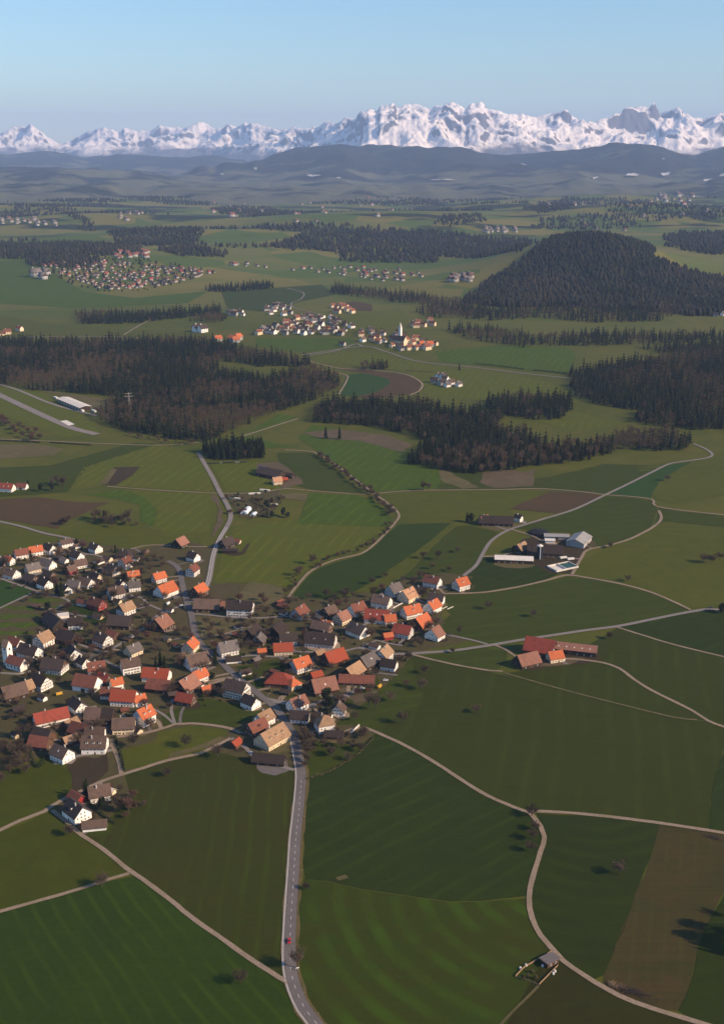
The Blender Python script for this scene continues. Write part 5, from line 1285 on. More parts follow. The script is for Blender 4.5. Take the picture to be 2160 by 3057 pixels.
# lone trees in the fields (px of the trunk foot)
LONE = [
 (1845, 2612, ORCH[3], 1.0, "lone bare tree in the dark meadow inside the track bend"),
 (1586, 2438, ORCH[0], 1.0, "bare tree at the track fork, uppermost of the row of four"),
 (1594, 2478, ORCH[2], 1.0, "second bare tree from the fork in the row along the track"),
 (1588, 2507, ORCH[0], .95, "third bare tree from the fork in the row along the track"),
 (1582, 2543, ORCH[2], 1.1, "lowest bare tree of the four along the track"),
 (718, 2938, ORCH[1], .95, "lone bushy bare tree in the bottom left striped meadow"),
 (889, 2892, TALL[0], .95, "tall bare tree by the main road above the red car's junction"),
 (305, 2650, ORCH[1], 1.0, "wide bare tree leaning over the bottom left side track"),
 (209, 2496, ORCH[2], 1.1, "small bare tree beside the diagonal track below the fork house"),
 (915, 2656, ORCH[2], .7, "little bare bush tree on the verge of the main road"),
 (1266, 2012, ORCH[0], 1.0, "bare orchard tree nearest the narrow track to the red farm"),
 (1211, 2050, ORCH[2], 1.0, "small orchard tree left of a pair at the village edge"),
 (1259, 2060, ORCH[1], 1.0, "broad orchard tree of the pair at the village edge"),
 (1165, 2094, ORCH[0], 1.05, "orchard tree just right of the village's tall thin trees"),
 (1200, 2162, ORCH[3], 1.05, "orchard tree standing low in the corner above the crossing track"),
 (1420, 2128, ORCH[0], .95, "solitary tree in the middle of the vast green field"),
 (1457, 1820, ORCH[0], 1.0, "left tree in the smooth meadow beyond the orange roofs"),
 (1590, 1842, ORCH[2], 1.05, "right tree in the smooth meadow beyond the orange roofs"),
 (1818, 1908, ORCH[2], 1.0, "small tree just under the paved lane right of the red farm"),
 (1350, 1950, ORCH[2], .8, "round bare bush on the paved lane's lower side"),
 (1872, 1736, ORCH[0], .9, "small tree beside the lane in the pale pasture"),
 (2098, 1680, ORCH[1], 1.1, "left tree of the clump in the right hand pasture"),
 (2122, 1682, ORCH[3], 1.1, "middle tree of the clump in the right hand pasture"),
 (2146, 1672, ORCH[0], 1.1, "right tree of the clump in the right hand pasture"),
 (1308, 1672, ORCH[3], 1.0, "large tree of the orchard meadow above the village"),
 (1262, 1668, ORCH[0], 1.0, "left orchard tree in the meadow above the village"),
 (1365, 1650, ORCH[2], 1.0, "orchard tree closest to the curved lane"),
 (1290, 1700, ORCH[0], .9, "low orchard tree above the dark red roofed tip house"),
 (1340, 1706, ORCH[2], .9, "orchard tree above the lone orange roofed tip house"),
 (1262, 1466, TALL[0], .95, "left tree of two on the cross track below the forest"),
 (1278, 1464, ORCH[3], 1.0, "right tree of two on the cross track below the forest"),
 (1990, 1436, ORCH[1], 1.0, "dark bush tree on the slope near the crop wedge"),
 (2152, 1830, EVER[0], 1.2, "dark evergreen where the paved lane leaves the picture"),
 (1820, 1636, ORCH[2], 1.0, "small tree on the dirt track right of the sheet barn"),
 (1110, 1745, ORCH[0], 1.0, "left tree in the corner of the blue green field"),
 (1150, 1725, ORCH[2], 1.0, "right tree in the corner of the blue green field"),
 (932, 1685, TALL[0], .9, "big bare tree at the stream side of the wide green field"),
 (890, 1720, ORCH[3], 1.0, "bare tree near the lower end of the stream hedge"),
 (556, 2232, ORCH[1], 1.0, "lone tree in the sunny meadow between the farm tracks"),
 (400, 2232, ORCH[3], 1.1, "bare tree left in the sunny meadow near the garden lane"),
 (500, 2318, ORCH[2], 1.0, "small tree at the meadow's edge just under the lane"),
 (650, 2262, ORCH[3], 1.05, "bare fruit tree beside the farm drive"),
 (385, 2430, RED[0], 1.0, "tall reddish bare tree beside the lane house"),
 (360, 2420, ORCH[3], 1.0, "dark bare tree between the lane house and the reddish tree"),
 (1100, 2115, TALL[1], .9, "left of two tall thin trees at the village's right edge"),
 (1122, 2122, TALL[0], .95, "right of two tall thin trees at the village's right edge"),
 (1283, 1880, TALL[0], .6, "pale thin tree on the meadow right of the rose roof"),
 (1370, 1900, TALL[1], .62, "bare tree above the short link lane"),
]
for px, py, kd, s, lb in LONE:
    tree_px(px, py, kd, lb, s=s, name="evergreen_tree" if kd in EVER else "bare_tree")
EVERS = [
 (978, 2140, IVY[0], 1.0, "evergreen_tree", "huge dark evergreen tree towering beside the very large rose roof"),
 (145, 1822, EVER[0], 1.0, "evergreen_tree", "round dark evergreen on the meadow at the lane end"),
 (186, 1782, CONP[2], 1.0, "conifer", "tall dark conifer beside the narrow white gable"),
 (172, 1778, CONP[0], 1.0, "conifer", "shorter conifer left of the tall one near the narrow white gable"),
 (285, 1715, EVER[1], 1.1, "evergreen_tree", "dark evergreen mass in the middle of the bungalows"),
 (230, 1632, CONP[1], 1.1, "conifer", "dark conifer right of the farthest modern house"),
 (93, 1665, CONP[1], 1.0, "conifer", "slim conifer between the red brown and orange residential houses"),
 (345, 1650, CONP[1], .9, "conifer", "small conifer at the upper village edge"),
 (642, 1988, CONP[0], 1.1, "conifer", "pointed dark conifer beside the main road bend"),
 (633, 2030, EVER[0], .8, "evergreen_tree", "rounded dark shrub tree below the pointed roadside conifer"),
 (480, 1992, CONP[2], .9, "conifer", "tallest of three conifers in the village middle"),
 (492, 1998, CONP[0], .9, "conifer", "middle one of three conifers in the village middle"),
 (466, 1996, CONP[1], 1.0, "conifer", "shortest of three conifers in the village middle"),
 (369, 1938, COLU[0], .8, "evergreen_tree", "dark column shaped tree on the old street"),
 (254, 2375, COLU[0], .95, "evergreen_tree", "dark column shaped tree beside the lane house"),
 (262, 2386, CONP[2], .95, "conifer", "tall conifer behind the track fork house"),
 (305, 2420, EVER[1], .9, "evergreen_tree", "dark evergreen right of the track fork house"),
 (108, 1990, COLU[0], 1.1, "evergreen_tree", "dark ivy column beside the church"),
 (812, 1545, EVER[0], 1.0, "evergreen_tree", "small round evergreen left of two near the nursery"),
 (846, 1542, EVER[1], 1.0, "evergreen_tree", "larger round evergreen beside the nursery"),
 (858, 1546, EVER[0], .9, "evergreen_tree", "round evergreen touching the larger one by the nursery"),
 (795, 1512, EVER[0], .9, "evergreen_tree", "evergreen bush at the nursery's right corner"),
 (123, 1468, EVER[1], 1.1, "evergreen_tree", "left one of two round evergreens by the left edge farm"),
 (156, 1466, EVER[1], 1.0, "evergreen_tree", "right one of two round evergreens by the left edge farm"),
 (85, 1452, CONP[1], 1.0, "conifer", "thin conifer by the left edge farm"),
 (1405, 1560, EVER[1], 1.1, "evergreen_tree", "dark round tree at the left end of the long dark barn"),
 (1393, 1560, CONP[0], .9, "conifer", "dark conifer left of the long dark barn"),
 (1532, 1652, EVER[0], 1.0, "evergreen_tree", "dark tree behind the long white hall"),
 (972, 1310, CONP[2], 1.1, "conifer", "left one of two solitary conifers on the dry patch"),
 (1013, 1312, CONP[2], 1.15, "conifer", "right one of two solitary conifers on the dry patch"),
 (1370, 1106, CONP[2], .9, "conifer", "conifer beside the small white farm in the middle distance"),
]
for px, py, kd, s, nm, lb in EVERS:
    tree_px(px, py, kd, lb, s=s, name=nm)
# trees standing just past the right edge, their shadows reach the reddish strip
for i, (px, py, s) in enumerate(((2205, 2790, .8), (2225, 2822, .95), (2212, 2850, .8), (2250, 2842, 1.0), (2198, 2742, .55), (2240, 2868, .8))):
    tree_px(px, py, (IVY[0], TALL[1], CONP[2])[i % 3], "dark tree at the right edge beside the reddish field strip", group="trees at the right edge", s=s * (1, 1.25, 1.2)[i % 3], name="field_edge_tree")

# ---- scattered trees: inside polygons given in photograph pixels
def inside(poly, x, y):
    c = False
    n = len(poly)
    for i in range(n):
        x1, y1 = poly[i]; x2, y2 = poly[(i + 1) % n]
        if (y1 > y) != (y2 > y) and x < (x2 - x1) * (y - y1) / (y2 - y1) + x1:
            c = not c
    return c

ROADPTS = []
for nm, w, m_, pts, lb in TRACKS[:40]:
    ROADPTS += [(p[0], p[1], w / 2 + 1.5) for p in catmull(S(pts), 5)]
ROADPTS += [(p[0], p[1], 5) for p in catmull(S(MAIN), 5)] + [(p[0], p[1], 5) for p in catmull(S(NORTH), 5)]
RP = np.array(ROADPTS); HP = np.array(HOUSES)
def is_free(x, y, pad=0.0):
    return bool((np.hypot(RP[:, 0] - x, RP[:, 1] - y) > RP[:, 2] + pad).all() and (np.hypot(HP[:, 0] - x, HP[:, 1] - y) > HP[:, 2] * .95 + pad).all())

def scatter(poly, n, rnd, gap=4.0, clear=None):
    P = S(poly)
    xs, ys_ = [p[0] for p in P], [p[1] for p in P]
    out, tries = [], 0
    while len(out) < n and tries < n * 40:
        tries += 1
        x, y = rnd.uniform(min(xs), max(xs)), rnd.uniform(min(ys_), max(ys_))
        if not inside(P, x, y): continue
        if clear is not None and not is_free(x, y, clear): continue
        if any((x - a) ** 2 + (y - b_) ** 2 < gap * gap for a, b_ in out): continue
        out.append((x, y))
    return out

r9 = random.Random(9)
VIL_W = [(0, 1690), (200, 1620), (420, 1650), (530, 1690), (540, 1800), (570, 1900), (640, 2010), (760, 2080), (700, 2100), (480, 2130), (470, 2180), (340, 2210), (260, 2240), (100, 2250), (0, 2290), (0, 1920), (60, 1905), (130, 1850), (60, 1790), (0, 1740)]
VIL_E = [(600, 1780), (900, 1790), (1150, 1745), (1300, 1720), (1320, 1860), (1290, 1930), (1180, 2010), (1100, 2080), (1040, 2200), (930, 2260), (900, 2100), (760, 2050), (640, 1960), (590, 1860)]
for reg, n, gname in ((VIL_W, 34, "west of the main road"), (VIL_E, 20, "east of the main road")):
    for x, y in scatter(reg, n, r9, 9, -.6):
        L_ = r9.uniform(5.5, 10)
        house(x, y, L_, L_ * r9.uniform(.6, .8), r9.uniform(2.5, 3.6), r9.choice((-40, -30, -20, 25, 35, 50)) + r9.uniform(-6, 6), r9.choice(('dark', 'dark', 'brown', 'redbrown', 'grey')), r9.choice(('brownwood', 'wood', 'white', 'cream')),
              "small shed or garage tucked between the houses " + gname, 'shed', name='shed', pitch=34, style='@', group="sheds between the houses " + gname, windows=False)
HP = np.array(HOUSES)
for x, y in scatter(VIL_W, 150, r9, 7, .5):
    k = r9.choice(ORCH + ORCH + TALL[:1] + RED[1:])
    tree_at(x, y, k, "bare brown garden tree among the houses west of the main road", "bare garden trees of the western village", name="garden_tree", s=r9.uniform(.75, 1.2) * (.8 if k in TALL else 1))
for x, y in scatter(VIL_E, 104, r9, 7, .5):
    k = r9.choice(ORCH + ORCH + TALL[:1] + RED[1:])
    tree_at(x, y, k, "bare brown garden tree among the houses east of the main road", "bare garden trees of the eastern village", name="garden_tree", s=r9.uniform(.7, 1.12) * (.8 if k in TALL else 1))
SHRUB = [mesh("shrub", *leafy_geo(2.6, 1.7, rt, 110, .38, .02, 6)[:2], [M_LEAF]), mesh("shrub", *leafy_geo(2.2, 1.9, rt, 110, .38, .02, 6)[:2], [M_BUSH]), mesh("shrub", *leafy_geo(3.2, 1.8, rt, 130, .4, .02, 7)[:2], [M_BUSH])]
for reg, n, gname in ((VIL_W, 110, "west of the main road"), (VIL_E, 80, "east of the main road")):
    for x, y in scatter(reg, n, r9, 3.5, -1.0):
        i = r9.choice((0, 0, 1, 2))
        o = obj("shrub", SHRUB[i], None, (x, y, float(hgt(x, y))), r9.random() * 6.28)
        o.scale = (r9.uniform(.7, 1.4),) * 3
        tag(o, ("dark green" if i == 0 else "yellowish brown") + " garden shrub between the houses " + gname, "shrub", "garden shrubs " + gname)
for x, y in scatter([(685, 1475), (752, 1472), (835, 1465), (842, 1500), (810, 1545), (715, 1545)], 46, r9, 4, -1.0):
    i = r9.choice((0, 0, 1, 2))
    o = obj("shrub", SHRUB[i], None, (x, y, float(hgt(x, y))), r9.random() * 6.28)
    o.scale = (r9.uniform(.8, 1.8),) * 3
    tag(o, ("dark green" if i == 0 else "yellowish brown") + " nursery shrub beside the pale greenhouses", "shrub", "nursery shrubs")
# lines of bare trees: stream hedge, roadside, copses
def line_trees(pts, n, kinds, label, group, jit=4, s=(.5, .8), name="hedge_tree"):
    C = catmull(S(pts), 3.0)
    for q in range(n):
        p = C[int((q + .5) / n * (len(C) - 1))]
        tree_at(p[0] + r9.gauss(0, jit), p[1] + r9.gauss(0, jit), r9.choice(kinds), label, group, s=r9.uniform(*s), name=name)
line_trees([(950, 1360), (1000, 1396), (1066, 1450), (1110, 1480), (1155, 1518), (1172, 1545)], 46, ORCH + RED[1:], "bare bushy tree in the dense hedge along the upper stream path", "hedge trees along the upper stream path", 3, (.65, .95))
line_trees([(1168, 1560), (1130, 1600), (1080, 1640), (990, 1668), (920, 1700), (880, 1735), (850, 1775)], 34, ORCH + RED[1:], "bare bush in the thinner hedge along the lower stream path", "hedge bushes along the lower stream path", 4, (.4, .75))
line_trees([(290, 1552), (330, 1556), (400, 1560)], 26, TALL + ORCH, "bare tree of the copse in the green hollow", "copse in the green hollow", 9, (.7, .95))
tree_px(312, 1556, CONP[0], "single dark conifer inside the bare copse of the hollow", s=1.0, name="conifer")
line_trees([(175, 1568), (205, 1566)], 5, ORCH, "bush tree left of the bare copse", "bush trees left of the copse", 4, (.8, 1.0))
line_trees([(165, 1450), (200, 1450)], 7, TALL, "bare tree right of the left edge farm", "bare trees right of the left edge farm", 4, (.7, .85))
line_trees([(-20, 1250), (60, 1290), (130, 1320)], 22, ORCH + RED[1:], "bare tree in the hedge beside the runway", "hedge trees beside the runway", 8, (.8, 1.3))
line_trees([(380, 1302), (480, 1318), (600, 1330)], 16, ORCH, "bare bush along the forest foot track", "bushes along the forest foot track", 5, (.5, .9))
line_trees([(700, 1490), (760, 1500), (820, 1500), (790, 1520), (700, 1530), (760, 1545)], 26, ORCH[:1] + ORCH[2:3] + RED[1:], "bare shrub tree standing in the nursery rows", "nursery shrub trees", 9, (.4, .8))
line_trees([(1010, 2190), (1080, 2200), (1110, 2190)], 9, ORCH, "bare bush tree around the villa garden", "bush trees around the villa garden", 6, (.5, .8))
line_trees([(930, 2210), (950, 2250), (980, 2260), (1040, 2240), (1090, 2220)], 10, ORCH, "bare fruit tree in the orchard beside the lower main road", "fruit trees beside the lower main road", 6, (.6, .95))
line_trees([(905, 2185), (908, 2240), (912, 2300)], 9, ORCH, "bare roadside tree shading the lower main road", "roadside trees at the village entrance", 1.2, (.7, .95))
line_trees([(20, 2240), (50, 2290), (10, 2330)], 16, ORCH + TALL[:1], "bare tree in the thicket at the left edge", "thicket at the left edge", 9, (.7, 1.0))
line_trees([(330, 2370), (350, 2400), (395, 2390), (370, 2440)], 10, ORCH + RED[1:], "bare shrub tree in the garden beside the reddish tree", "garden shrub trees beside the reddish tree", 5, (.5, .85))

# ---- forests: nearest trees stand alone, the rest is one mass per forest kind
FORESTS = [
 # polygon, spacing, share of conifers, which
 ([(0, 1020), (250, 1022), (560, 1015), (700, 1040), (925, 1085), (920, 1098), (770, 1094), (660, 1076), (640, 1120), (560, 1180), (420, 1195), (300, 1180), (180, 1172), (0, 1152), (-80, 1150), (-80, 1020)], 11.0, .56, "A"),
 ([(420, 1190), (560, 1170), (660, 1110), (800, 1135), (930, 1105), (1010, 1130), (1010, 1165), (835, 1232), (670, 1298), (600, 1322), (380, 1292), (290, 1262), (300, 1235), (330, 1195)], 10.0, .24, "A"),
 ([(605, 1345), (605, 1376), (700, 1372), (800, 1366), (800, 1346), (720, 1336)], 7.0, .8, "copse"),
 ([(925, 1225), (1000, 1205), (1250, 1205), (1330, 1230), (1500, 1240), (1480, 1290), (1560, 1300), (1640, 1340), (1850, 1320), (1850, 1340), (1760, 1375), (1400, 1420), (1215, 1385), (1280, 1330), (1240, 1300), (1080, 1270), (950, 1262)], 9.2, .72, "B"),
 ([(1440, 1200), (1560, 1186), (1705, 1195), (1700, 1230), (1660, 1255), (1500, 1245)], 10.0, .85, "B"),
 ([(1840, 1300), (1990, 1290), (2050, 1315), (2040, 1345), (1850, 1345)], 9.5, .2, "B"),
 ([(1700, 1115), (1850, 1090), (2000, 1066), (2260, 1055), (2260, 1280), (2050, 1282), (1880, 1262), (1920, 1228), (1800, 1208), (1720, 1180), (1700, 1150)], 10.5, .76, "C"),
 ([(230, 938), (400, 938), (560, 932), (650, 927), (660, 937), (400, 968), (230, 968)], 13.0, .65, "grove"),
 ([(1460, 960), (1600, 950), (1780, 965), (1960, 960), (2040, 935), (2050, 905), (1460, 925)], 15.0, .5, "far"),
 ([(1560, 1010), (1740, 1000), (2260, 1000), (2260, 1020), (1750, 1035), (1580, 1030)], 15.0, .5, "far"),
 ([(1000, 858), (1200, 880), (1400, 905), (1460, 925), (1460, 945), (1250, 915), (1050, 885), (985, 875)], 15.0, .45, "far"),
 ([(620, 862), (700, 858), (810, 848), (815, 862), (700, 872), (620, 872)], 13.0, .6, "far"),
 ([(1240, 930), (1330, 922), (1460, 940), (1440, 955), (1260, 950)], 14.0, .4, "far"),
 ([(1330, 985), (1460, 985), (1560, 1000), (1600, 1040), (1500, 1035), (1400, 1010)], 14.0, .35, "far"),
 ([(2000, 905), (2260, 900), (2260, 935), (2050, 940)], 14.0, .5, "far"),
 ([(1900, 1040), (2260, 1020), (2260, 1056), (2000, 1062)], 13.0, .6, "far"),
 ([(640, 940), (690, 950), (660, 965), (560, 960)], 12.0, .2, "far"),
 ([(1070, 1098), (1150, 1094), (1160, 1104), (1080, 1108)], 9.0, .5, "far"),
]
con_pts, bare_pts = [], []
rf_ = random.Random(21)
for poly, sp_, share, which in FORESTS:
    P = S(poly)
    xs, ys_ = [p[0] for p in P], [p[1] for p in P]
    gx = np.arange(min(xs), max(xs), sp_)
    gy = np.arange(min(ys_), max(ys_), sp_ * .92)
    for j, yy in enumerate(gy):
        for xx in gx:
            x = xx + (j % 2) * sp_ * .5 + rf_.uniform(-.38, .38) * sp_
            y = yy + rf_.uniform(-.38, .38) * sp_
            e = 14 * noise.noise((x * .02, y * .02, 3.3))
            if not inside(P, x + e, y + e): continue
            nz = noise.noise((x * .008, y * .008, 7.7)) * .5 + .5
            if nz > .86: continue
            (con_pts if rf_.random() < np.clip(share + (nz - .45) * 2.2, .04, .96) else bare_pts).append((x, y, which))
FNAME = {"A": "the wide forest beside the airfield", "copse": "the small copse at the end of the pale road", "B": "the central forest", "C": "the large forest at the right edge", "grove": "the distant grove left of centre", "far": "the far woods"}
def forest(pts, meshes, geos, word, name, s_rng):
    pts.sort(key=lambda p: math.hypot(p[0], p[1]))
    vis = [p for p in pts if abs(p[0]) < .335 * math.hypot(p[0], p[1]) + 10]
    near = set(map(tuple, vis[:295]))
    rest = [p for p in pts if tuple(p) not in near]
    for (x, y, w) in near:
        o = obj(name, rf_.choice(meshes), None, (x, y, float(hgt(x, y)) - .3), rf_.random() * 6.28)
        s = rf_.uniform(*s_rng)
        o.scale = (s * rf_.uniform(.85, 1.1), s * rf_.uniform(.85, 1.1), s)
        tag(o, "%s standing in %s" % (word, FNAME[w]), "tree", "%ss of %s" % (name.replace("_", " "), FNAME[w]))
    return rest
con_rest = forest(con_pts, CON_ME, CON_GEO, "tall dark conifer", "forest_conifer", (.55, 1.12))
bare_rest = forest(bare_pts, BARE_ME, BARE_GEO, "bare brown broadleaf tree", "forest_bare_tree", (.72, 1.1))

def mass(name, pts, geos, mats, s_rng, label):
    G = [tri(g) for g in geos]
    VV, FF, MM, off = [], [], [], 0
    for (x, y, *_r) in pts:
        v, f, m_ = rf_.choice(G)
        s = rf_.uniform(*s_rng); a = rf_.random() * 6.28; c_, s_ = math.cos(a) * s, math.sin(a) * s
        q = np.stack([v[:, 0] * c_ - v[:, 1] * s_ + x, v[:, 0] * s_ + v[:, 1] * c_ + y, v[:, 2] * s * rf_.uniform(.88, 1.12) + float(hgt(x, y)) - .3], -1)
        VV.append(q); FF.append(f + off); MM.append(m_); off += len(v)
    o = obj(name, np_mesh(name, np.concatenate(VV), np.concatenate(FF), mats, np.concatenate(MM)))
    return tag(o, label, None, None, "stuff")
CON_LO = [conifer_geo(h, r, rt, 5, 5) for (h, r) in ((27, 5.4), (23, 5.0), (30, 5.8), (20, 5.4))]
BARE_LO = [bare_geo(h, r, rt, 110, 5, .34) for (h, r) in ((18, 5.5), (15, 5.2), (20, 5.4))]
mass("conifer_forest", con_rest, CON_LO, [M_NEEDLE, M_BARK], (.55, 1.15), "dark conifer mass of the middle distance forests")
mass("bare_woodland", bare_rest, BARE_LO, [M_TWIG, M_BARK], (.75, 1.1), "brown leafless woodland of the middle distance forests")

# the wooded hill and woods farther off: one mass
FARW = [
 ([(1380, 905), (1440, 868), (1500, 815), (1580, 760), (1650, 716), (1760, 704), (1860, 716), (1960, 770), (2080, 815), (2300, 850), (2300, 940), (2050, 945), (1900, 925), (1700, 915), (1500, 920)], 13),
 ([(760, 738), (900, 700), (1180, 690), (1300, 690), (1590, 720), (1560, 752), (1340, 760), (1300, 785), (1000, 780), (1000, 752)], 24),
 ([(-60, 735), (200, 725), (420, 740), (420, 762), (150, 772), (-60, 772)], 22),
 ([(330, 690), (480, 680), (620, 695), (600, 725), (450, 735), (340, 720)], 24),
 ([(470, 745), (560, 735), (680, 758), (660, 772), (520, 765)], 22),
 ([(170, 640), (230, 638), (300, 690), (250, 690)], 28),
 ([(1560, 625), (1680, 590), (1730, 590), (1700, 625), (1600, 640)], 30),
 ([(1290, 670), (1330, 648), (1440, 640), (1450, 660), (1340, 680)], 30),
 ([(1980, 705), (2080, 700), (2300, 700), (2300, 760), (2100, 760), (1990, 735)], 24),
 ([(620, 625), (700, 615), (820, 625), (800, 640), (660, 640)], 32),
 ([(100, 775), (200, 768), (290, 775), (290, 795), (220, 800), (110, 790)], 20),
]
far_pts = []
for poly, sp_ in FARW:
    P = S(poly)
    xs, ys_ = [p[0] for p in P], [p[1] for p in P]
    for yy in np.arange(min(ys_), max(ys_), sp_):
        for xx in np.arange(min(xs), max(xs), sp_):
            x, y = xx + rf_.uniform(-.45, .45) * sp_, yy + rf_.uniform(-.45, .45) * sp_
            e = 60 * noise.noise((x * .004, y * .004, 8.3))
            if inside(P, x + e, y + e): far_pts.append((x, y))
# woods beyond: scattered patches by noise
for k in range(34000):
    y = 5200 + 6500 * rf_.random() ** .8
    x = rf_.uniform(-.36, .36) * y
    if noise.fractal((x * .0011, y * .0019, 2.2), 1, 2, 4) > .22:
        far_pts.append((x, y))
def clump_geo(rnd):
    """A crown clump: a bumpy dome broken into facets."""
    v, f, m = [], [], []
    n = 7
    for r_, z_ in ((.62, -.05), (1.0, .25), (.72, .75)):
        for k in range(n):
            a = 6.283 * k / n + rnd.uniform(-.25, .25)
            q = r_ * rnd.uniform(.75, 1.2)
            v.append((q * math.cos(a) * 6.5, q * math.sin(a) * 6.5, (z_ + rnd.uniform(-.1, .14)) * 17))
    v.append((rnd.uniform(-1, 1), rnd.uniform(-1, 1), 20 + rnd.uniform(-2, 3)))
    for l in (0, 1):
        for k in range(n):
            f.append((l * n + k, l * n + (k + 1) % n, (l + 1) * n + (k + 1) % n, (l + 1) * n + k)); m.append(0)
    for k in range(n): f.append((2 * n + k, 2 * n + (k + 1) % n, 3 * n)); m.append(0)
    return v, f, m
M_FARW = speck_mat("far_wood_crowns", (.027, .025, .015), (.011, .015, .007), .009, (.040, .032, .019), .004)
mass("distant_woods", far_pts, [clump_geo(rt) for _ in range(5)] + CON_LO[:2], [M_FARW, M_BARK], (.7, 1.25), "brownish wooded hill and far woods beyond the farmland")
print("TREES", len(con_pts), len(bare_pts), len(far_pts))
# ------------------------------------------------------------------ church
def at(px, py, up=0.0):
    x, y = ground(px, py, up)
    return x, y, float(hgt(x, y))

def root_at(name, px, py, label, cat, rz=0.0, group=None, up=0.0):
    x, y, z = at(px, py, up)
    return tag(obj(name, None, None, (x, y, z), R(rz)), label, cat, group)

M_DARKGREEN = speck_mat("green_sheet", (.03, .075, .055), (.025, .06, .045), .5)
M_NAVY = speck_mat("silo_enamel", (.022, .030, .045), (.018, .024, .036), .6, rough=.4)
M_CLOCK = speck_mat("clock_dial", (.62, .58, .50), (.55, .52, .45), 2)
M_GOLD = speck_mat("dial_hand", (.10, .08, .05), (.08, .06, .04), 2)
M_WATER, nt, b = mat("slurry_cover")
b.inputs["Base Color"].default_value = (.028, .075, .060, 1); b.inputs["Roughness"].default_value = .3
M_TARP = speck_mat("dark_tarp", (.020, .022, .024), (.014, .015, .017), .3)
M_WOODP = speck_mat("weathered_wood", (.30, .20, .12), (.22, .14, .085), 1.0)
M_TUNNEL, nt, b = mat("tunnel_film")
b.inputs["Base Color"].default_value = (.62, .68, .74, 1); b.inputs["Roughness"].default_value = .35
M_TYRE = speck_mat("tyre", (.02, .02, .02), (.015, .015, .015), 3)
M_SOILH = FM['soil3']

tw = root_at("church", 54, 1995, "white village church with square saddle roofed tower", "church", -30)
m = MB(); m.prism([(-5.2, -2), (5.2, -2), (5.2, 6.5), (0, 11.2), (-5.2, 6.5)], -9, 9); obj("wall", m.mesh("wall", [WALL['white']]), tw)
m = MB(); m.prism([(-6, 5.9), (0, 11.4), (6, 5.9), (6, 6.2), (0, 11.8), (-6, 6.2)], -9.6, 9.6); obj("roof", m.mesh("roof", [ROOF['redbrown']]), tw)
for q in range(4):
    m = MB(); u = -6.3 + q * 4.2; m.box(u - .5, u + .5, -5.26, -5.2, 2, 5.2); obj("window", m.mesh("window", [M_GLASS]), tw)
t2 = obj("tower", None, tw, (-12.5, 1.0, 0))
m = MB(); m.prism([(-3.1, -2), (3.1, -2), (3.1, 19), (0, 24.2), (-3.1, 19)], -3.1, 3.1); obj("tower_wall", m.mesh("tower_wall", [WALL['white']]), t2)
m = MB(); m.prism([(-3.7, 18.2), (0, 24.5), (3.7, 18.2), (3.7, 18.6), (0, 25), (-3.7, 18.6)], -3.6, 3.6); obj("tower_roof", m.mesh("tower_roof", [ROOF['tan']]), t2)
for (nx, ny) in ((0, -1), (1, 0), (-1, 0)):
    m = MB(); w_ = .9
    if ny: m.box(-w_, w_, -3.16, -3.1, 15.2, 17.4)
    else: m.box(min(nx * 3.1, nx * 3.16), max(nx * 3.1, nx * 3.16), -w_, w_, 15.2, 17.4)
    obj("belfry_opening", m.mesh("belfry_opening", [WALL['wood']]), t2)
    m = MB()
    c0 = Vector((nx * 3.1, ny * 3.1, 13)); m.tube(c0, c0 + Vector((nx, ny, 0)) * .1, 1.25, 1.25, 20)
    ck = obj("clock_face", m.mesh("clock_face", [M_CLOCK]), t2)

# ------------------------------------------------------------------ farm pieces
sl = root_at("silo", 1609, 1668, "tall navy silo tower with white cap beside the huge dark barn", "silo")
m = MB(); m.tube((0, 0, -1), (0, 0, 15.5), 3.3, 3.3, 28); obj("cylinder_wall", m.mesh("cylinder_wall", [M_NAVY]), sl)
m = MB(); m.tube((0, 0, 15.5), (0, 0, 16.0), 3.5, 3.5, 28); m.tube((0, 0, 16), (0, 0, 17.6), 3.4, .6, 28); obj("cap", m.mesh("cap", [ROOF['pale']]), sl)
m = MB(); m.box(-.35, .35, -3.75, -3.3, 0, 15.5); obj("ladder_shaft", m.mesh("ladder_shaft", [M_FRAME]), sl)
pb = root_at("slurry_basin", 1680, 1694, "pale concrete basin with green filled pool at the farm with the silo", "basin", 28)
m = MB()
m.box(-16, 14, -9, -8.4, -1, 2.2); m.box(-16, 14, 8.4, 9, -1, 2.2); m.box(-16, -15.4, -8.4, 8.4, -1, 2.2); m.box(13.4, 14, -8.4, 8.4, -1, 2.2); m.box(-2.3, -1.7, -8.4, 8.4, -1, 2.2)
obj("concrete_wall", m.mesh("concrete_wall", [ROOF['pale']]), pb)
m = MB(); m.poly([(-15.4, -8.4, .5), (-2.3, -8.4, .5), (-2.3, 8.4, .5), (-15.4, 8.4, .5)]); obj("slab_floor", m.mesh("slab_floor", [ROOF['pale']]), pb)
m = MB(); m.poly([(-1.7, -8.4, 1.2), (13.4, -8.4, 1.2), (13.4, 8.4, 1.2), (-1.7, 8.4, 1.2)]); obj("pool_surface", m.mesh("pool_surface", [M_WATER]), pb)
tk = root_at("round_tank", 1607, 1593, "low round black covered tank above the farm with the silo", "tank")
m = MB(); m.tube((0, 0, -1), (0, 0, 2.8), 11, 11, 32, 0, False); obj("tank_wall", m.mesh("tank_wall", [WALL['wood']]), tk)
m = MB(); m.tube((0, 0, 2.8), (0, 0, 4.4), 11.1, .8, 32); obj("cover", m.mesh("cover", [M_TARP]), tk)
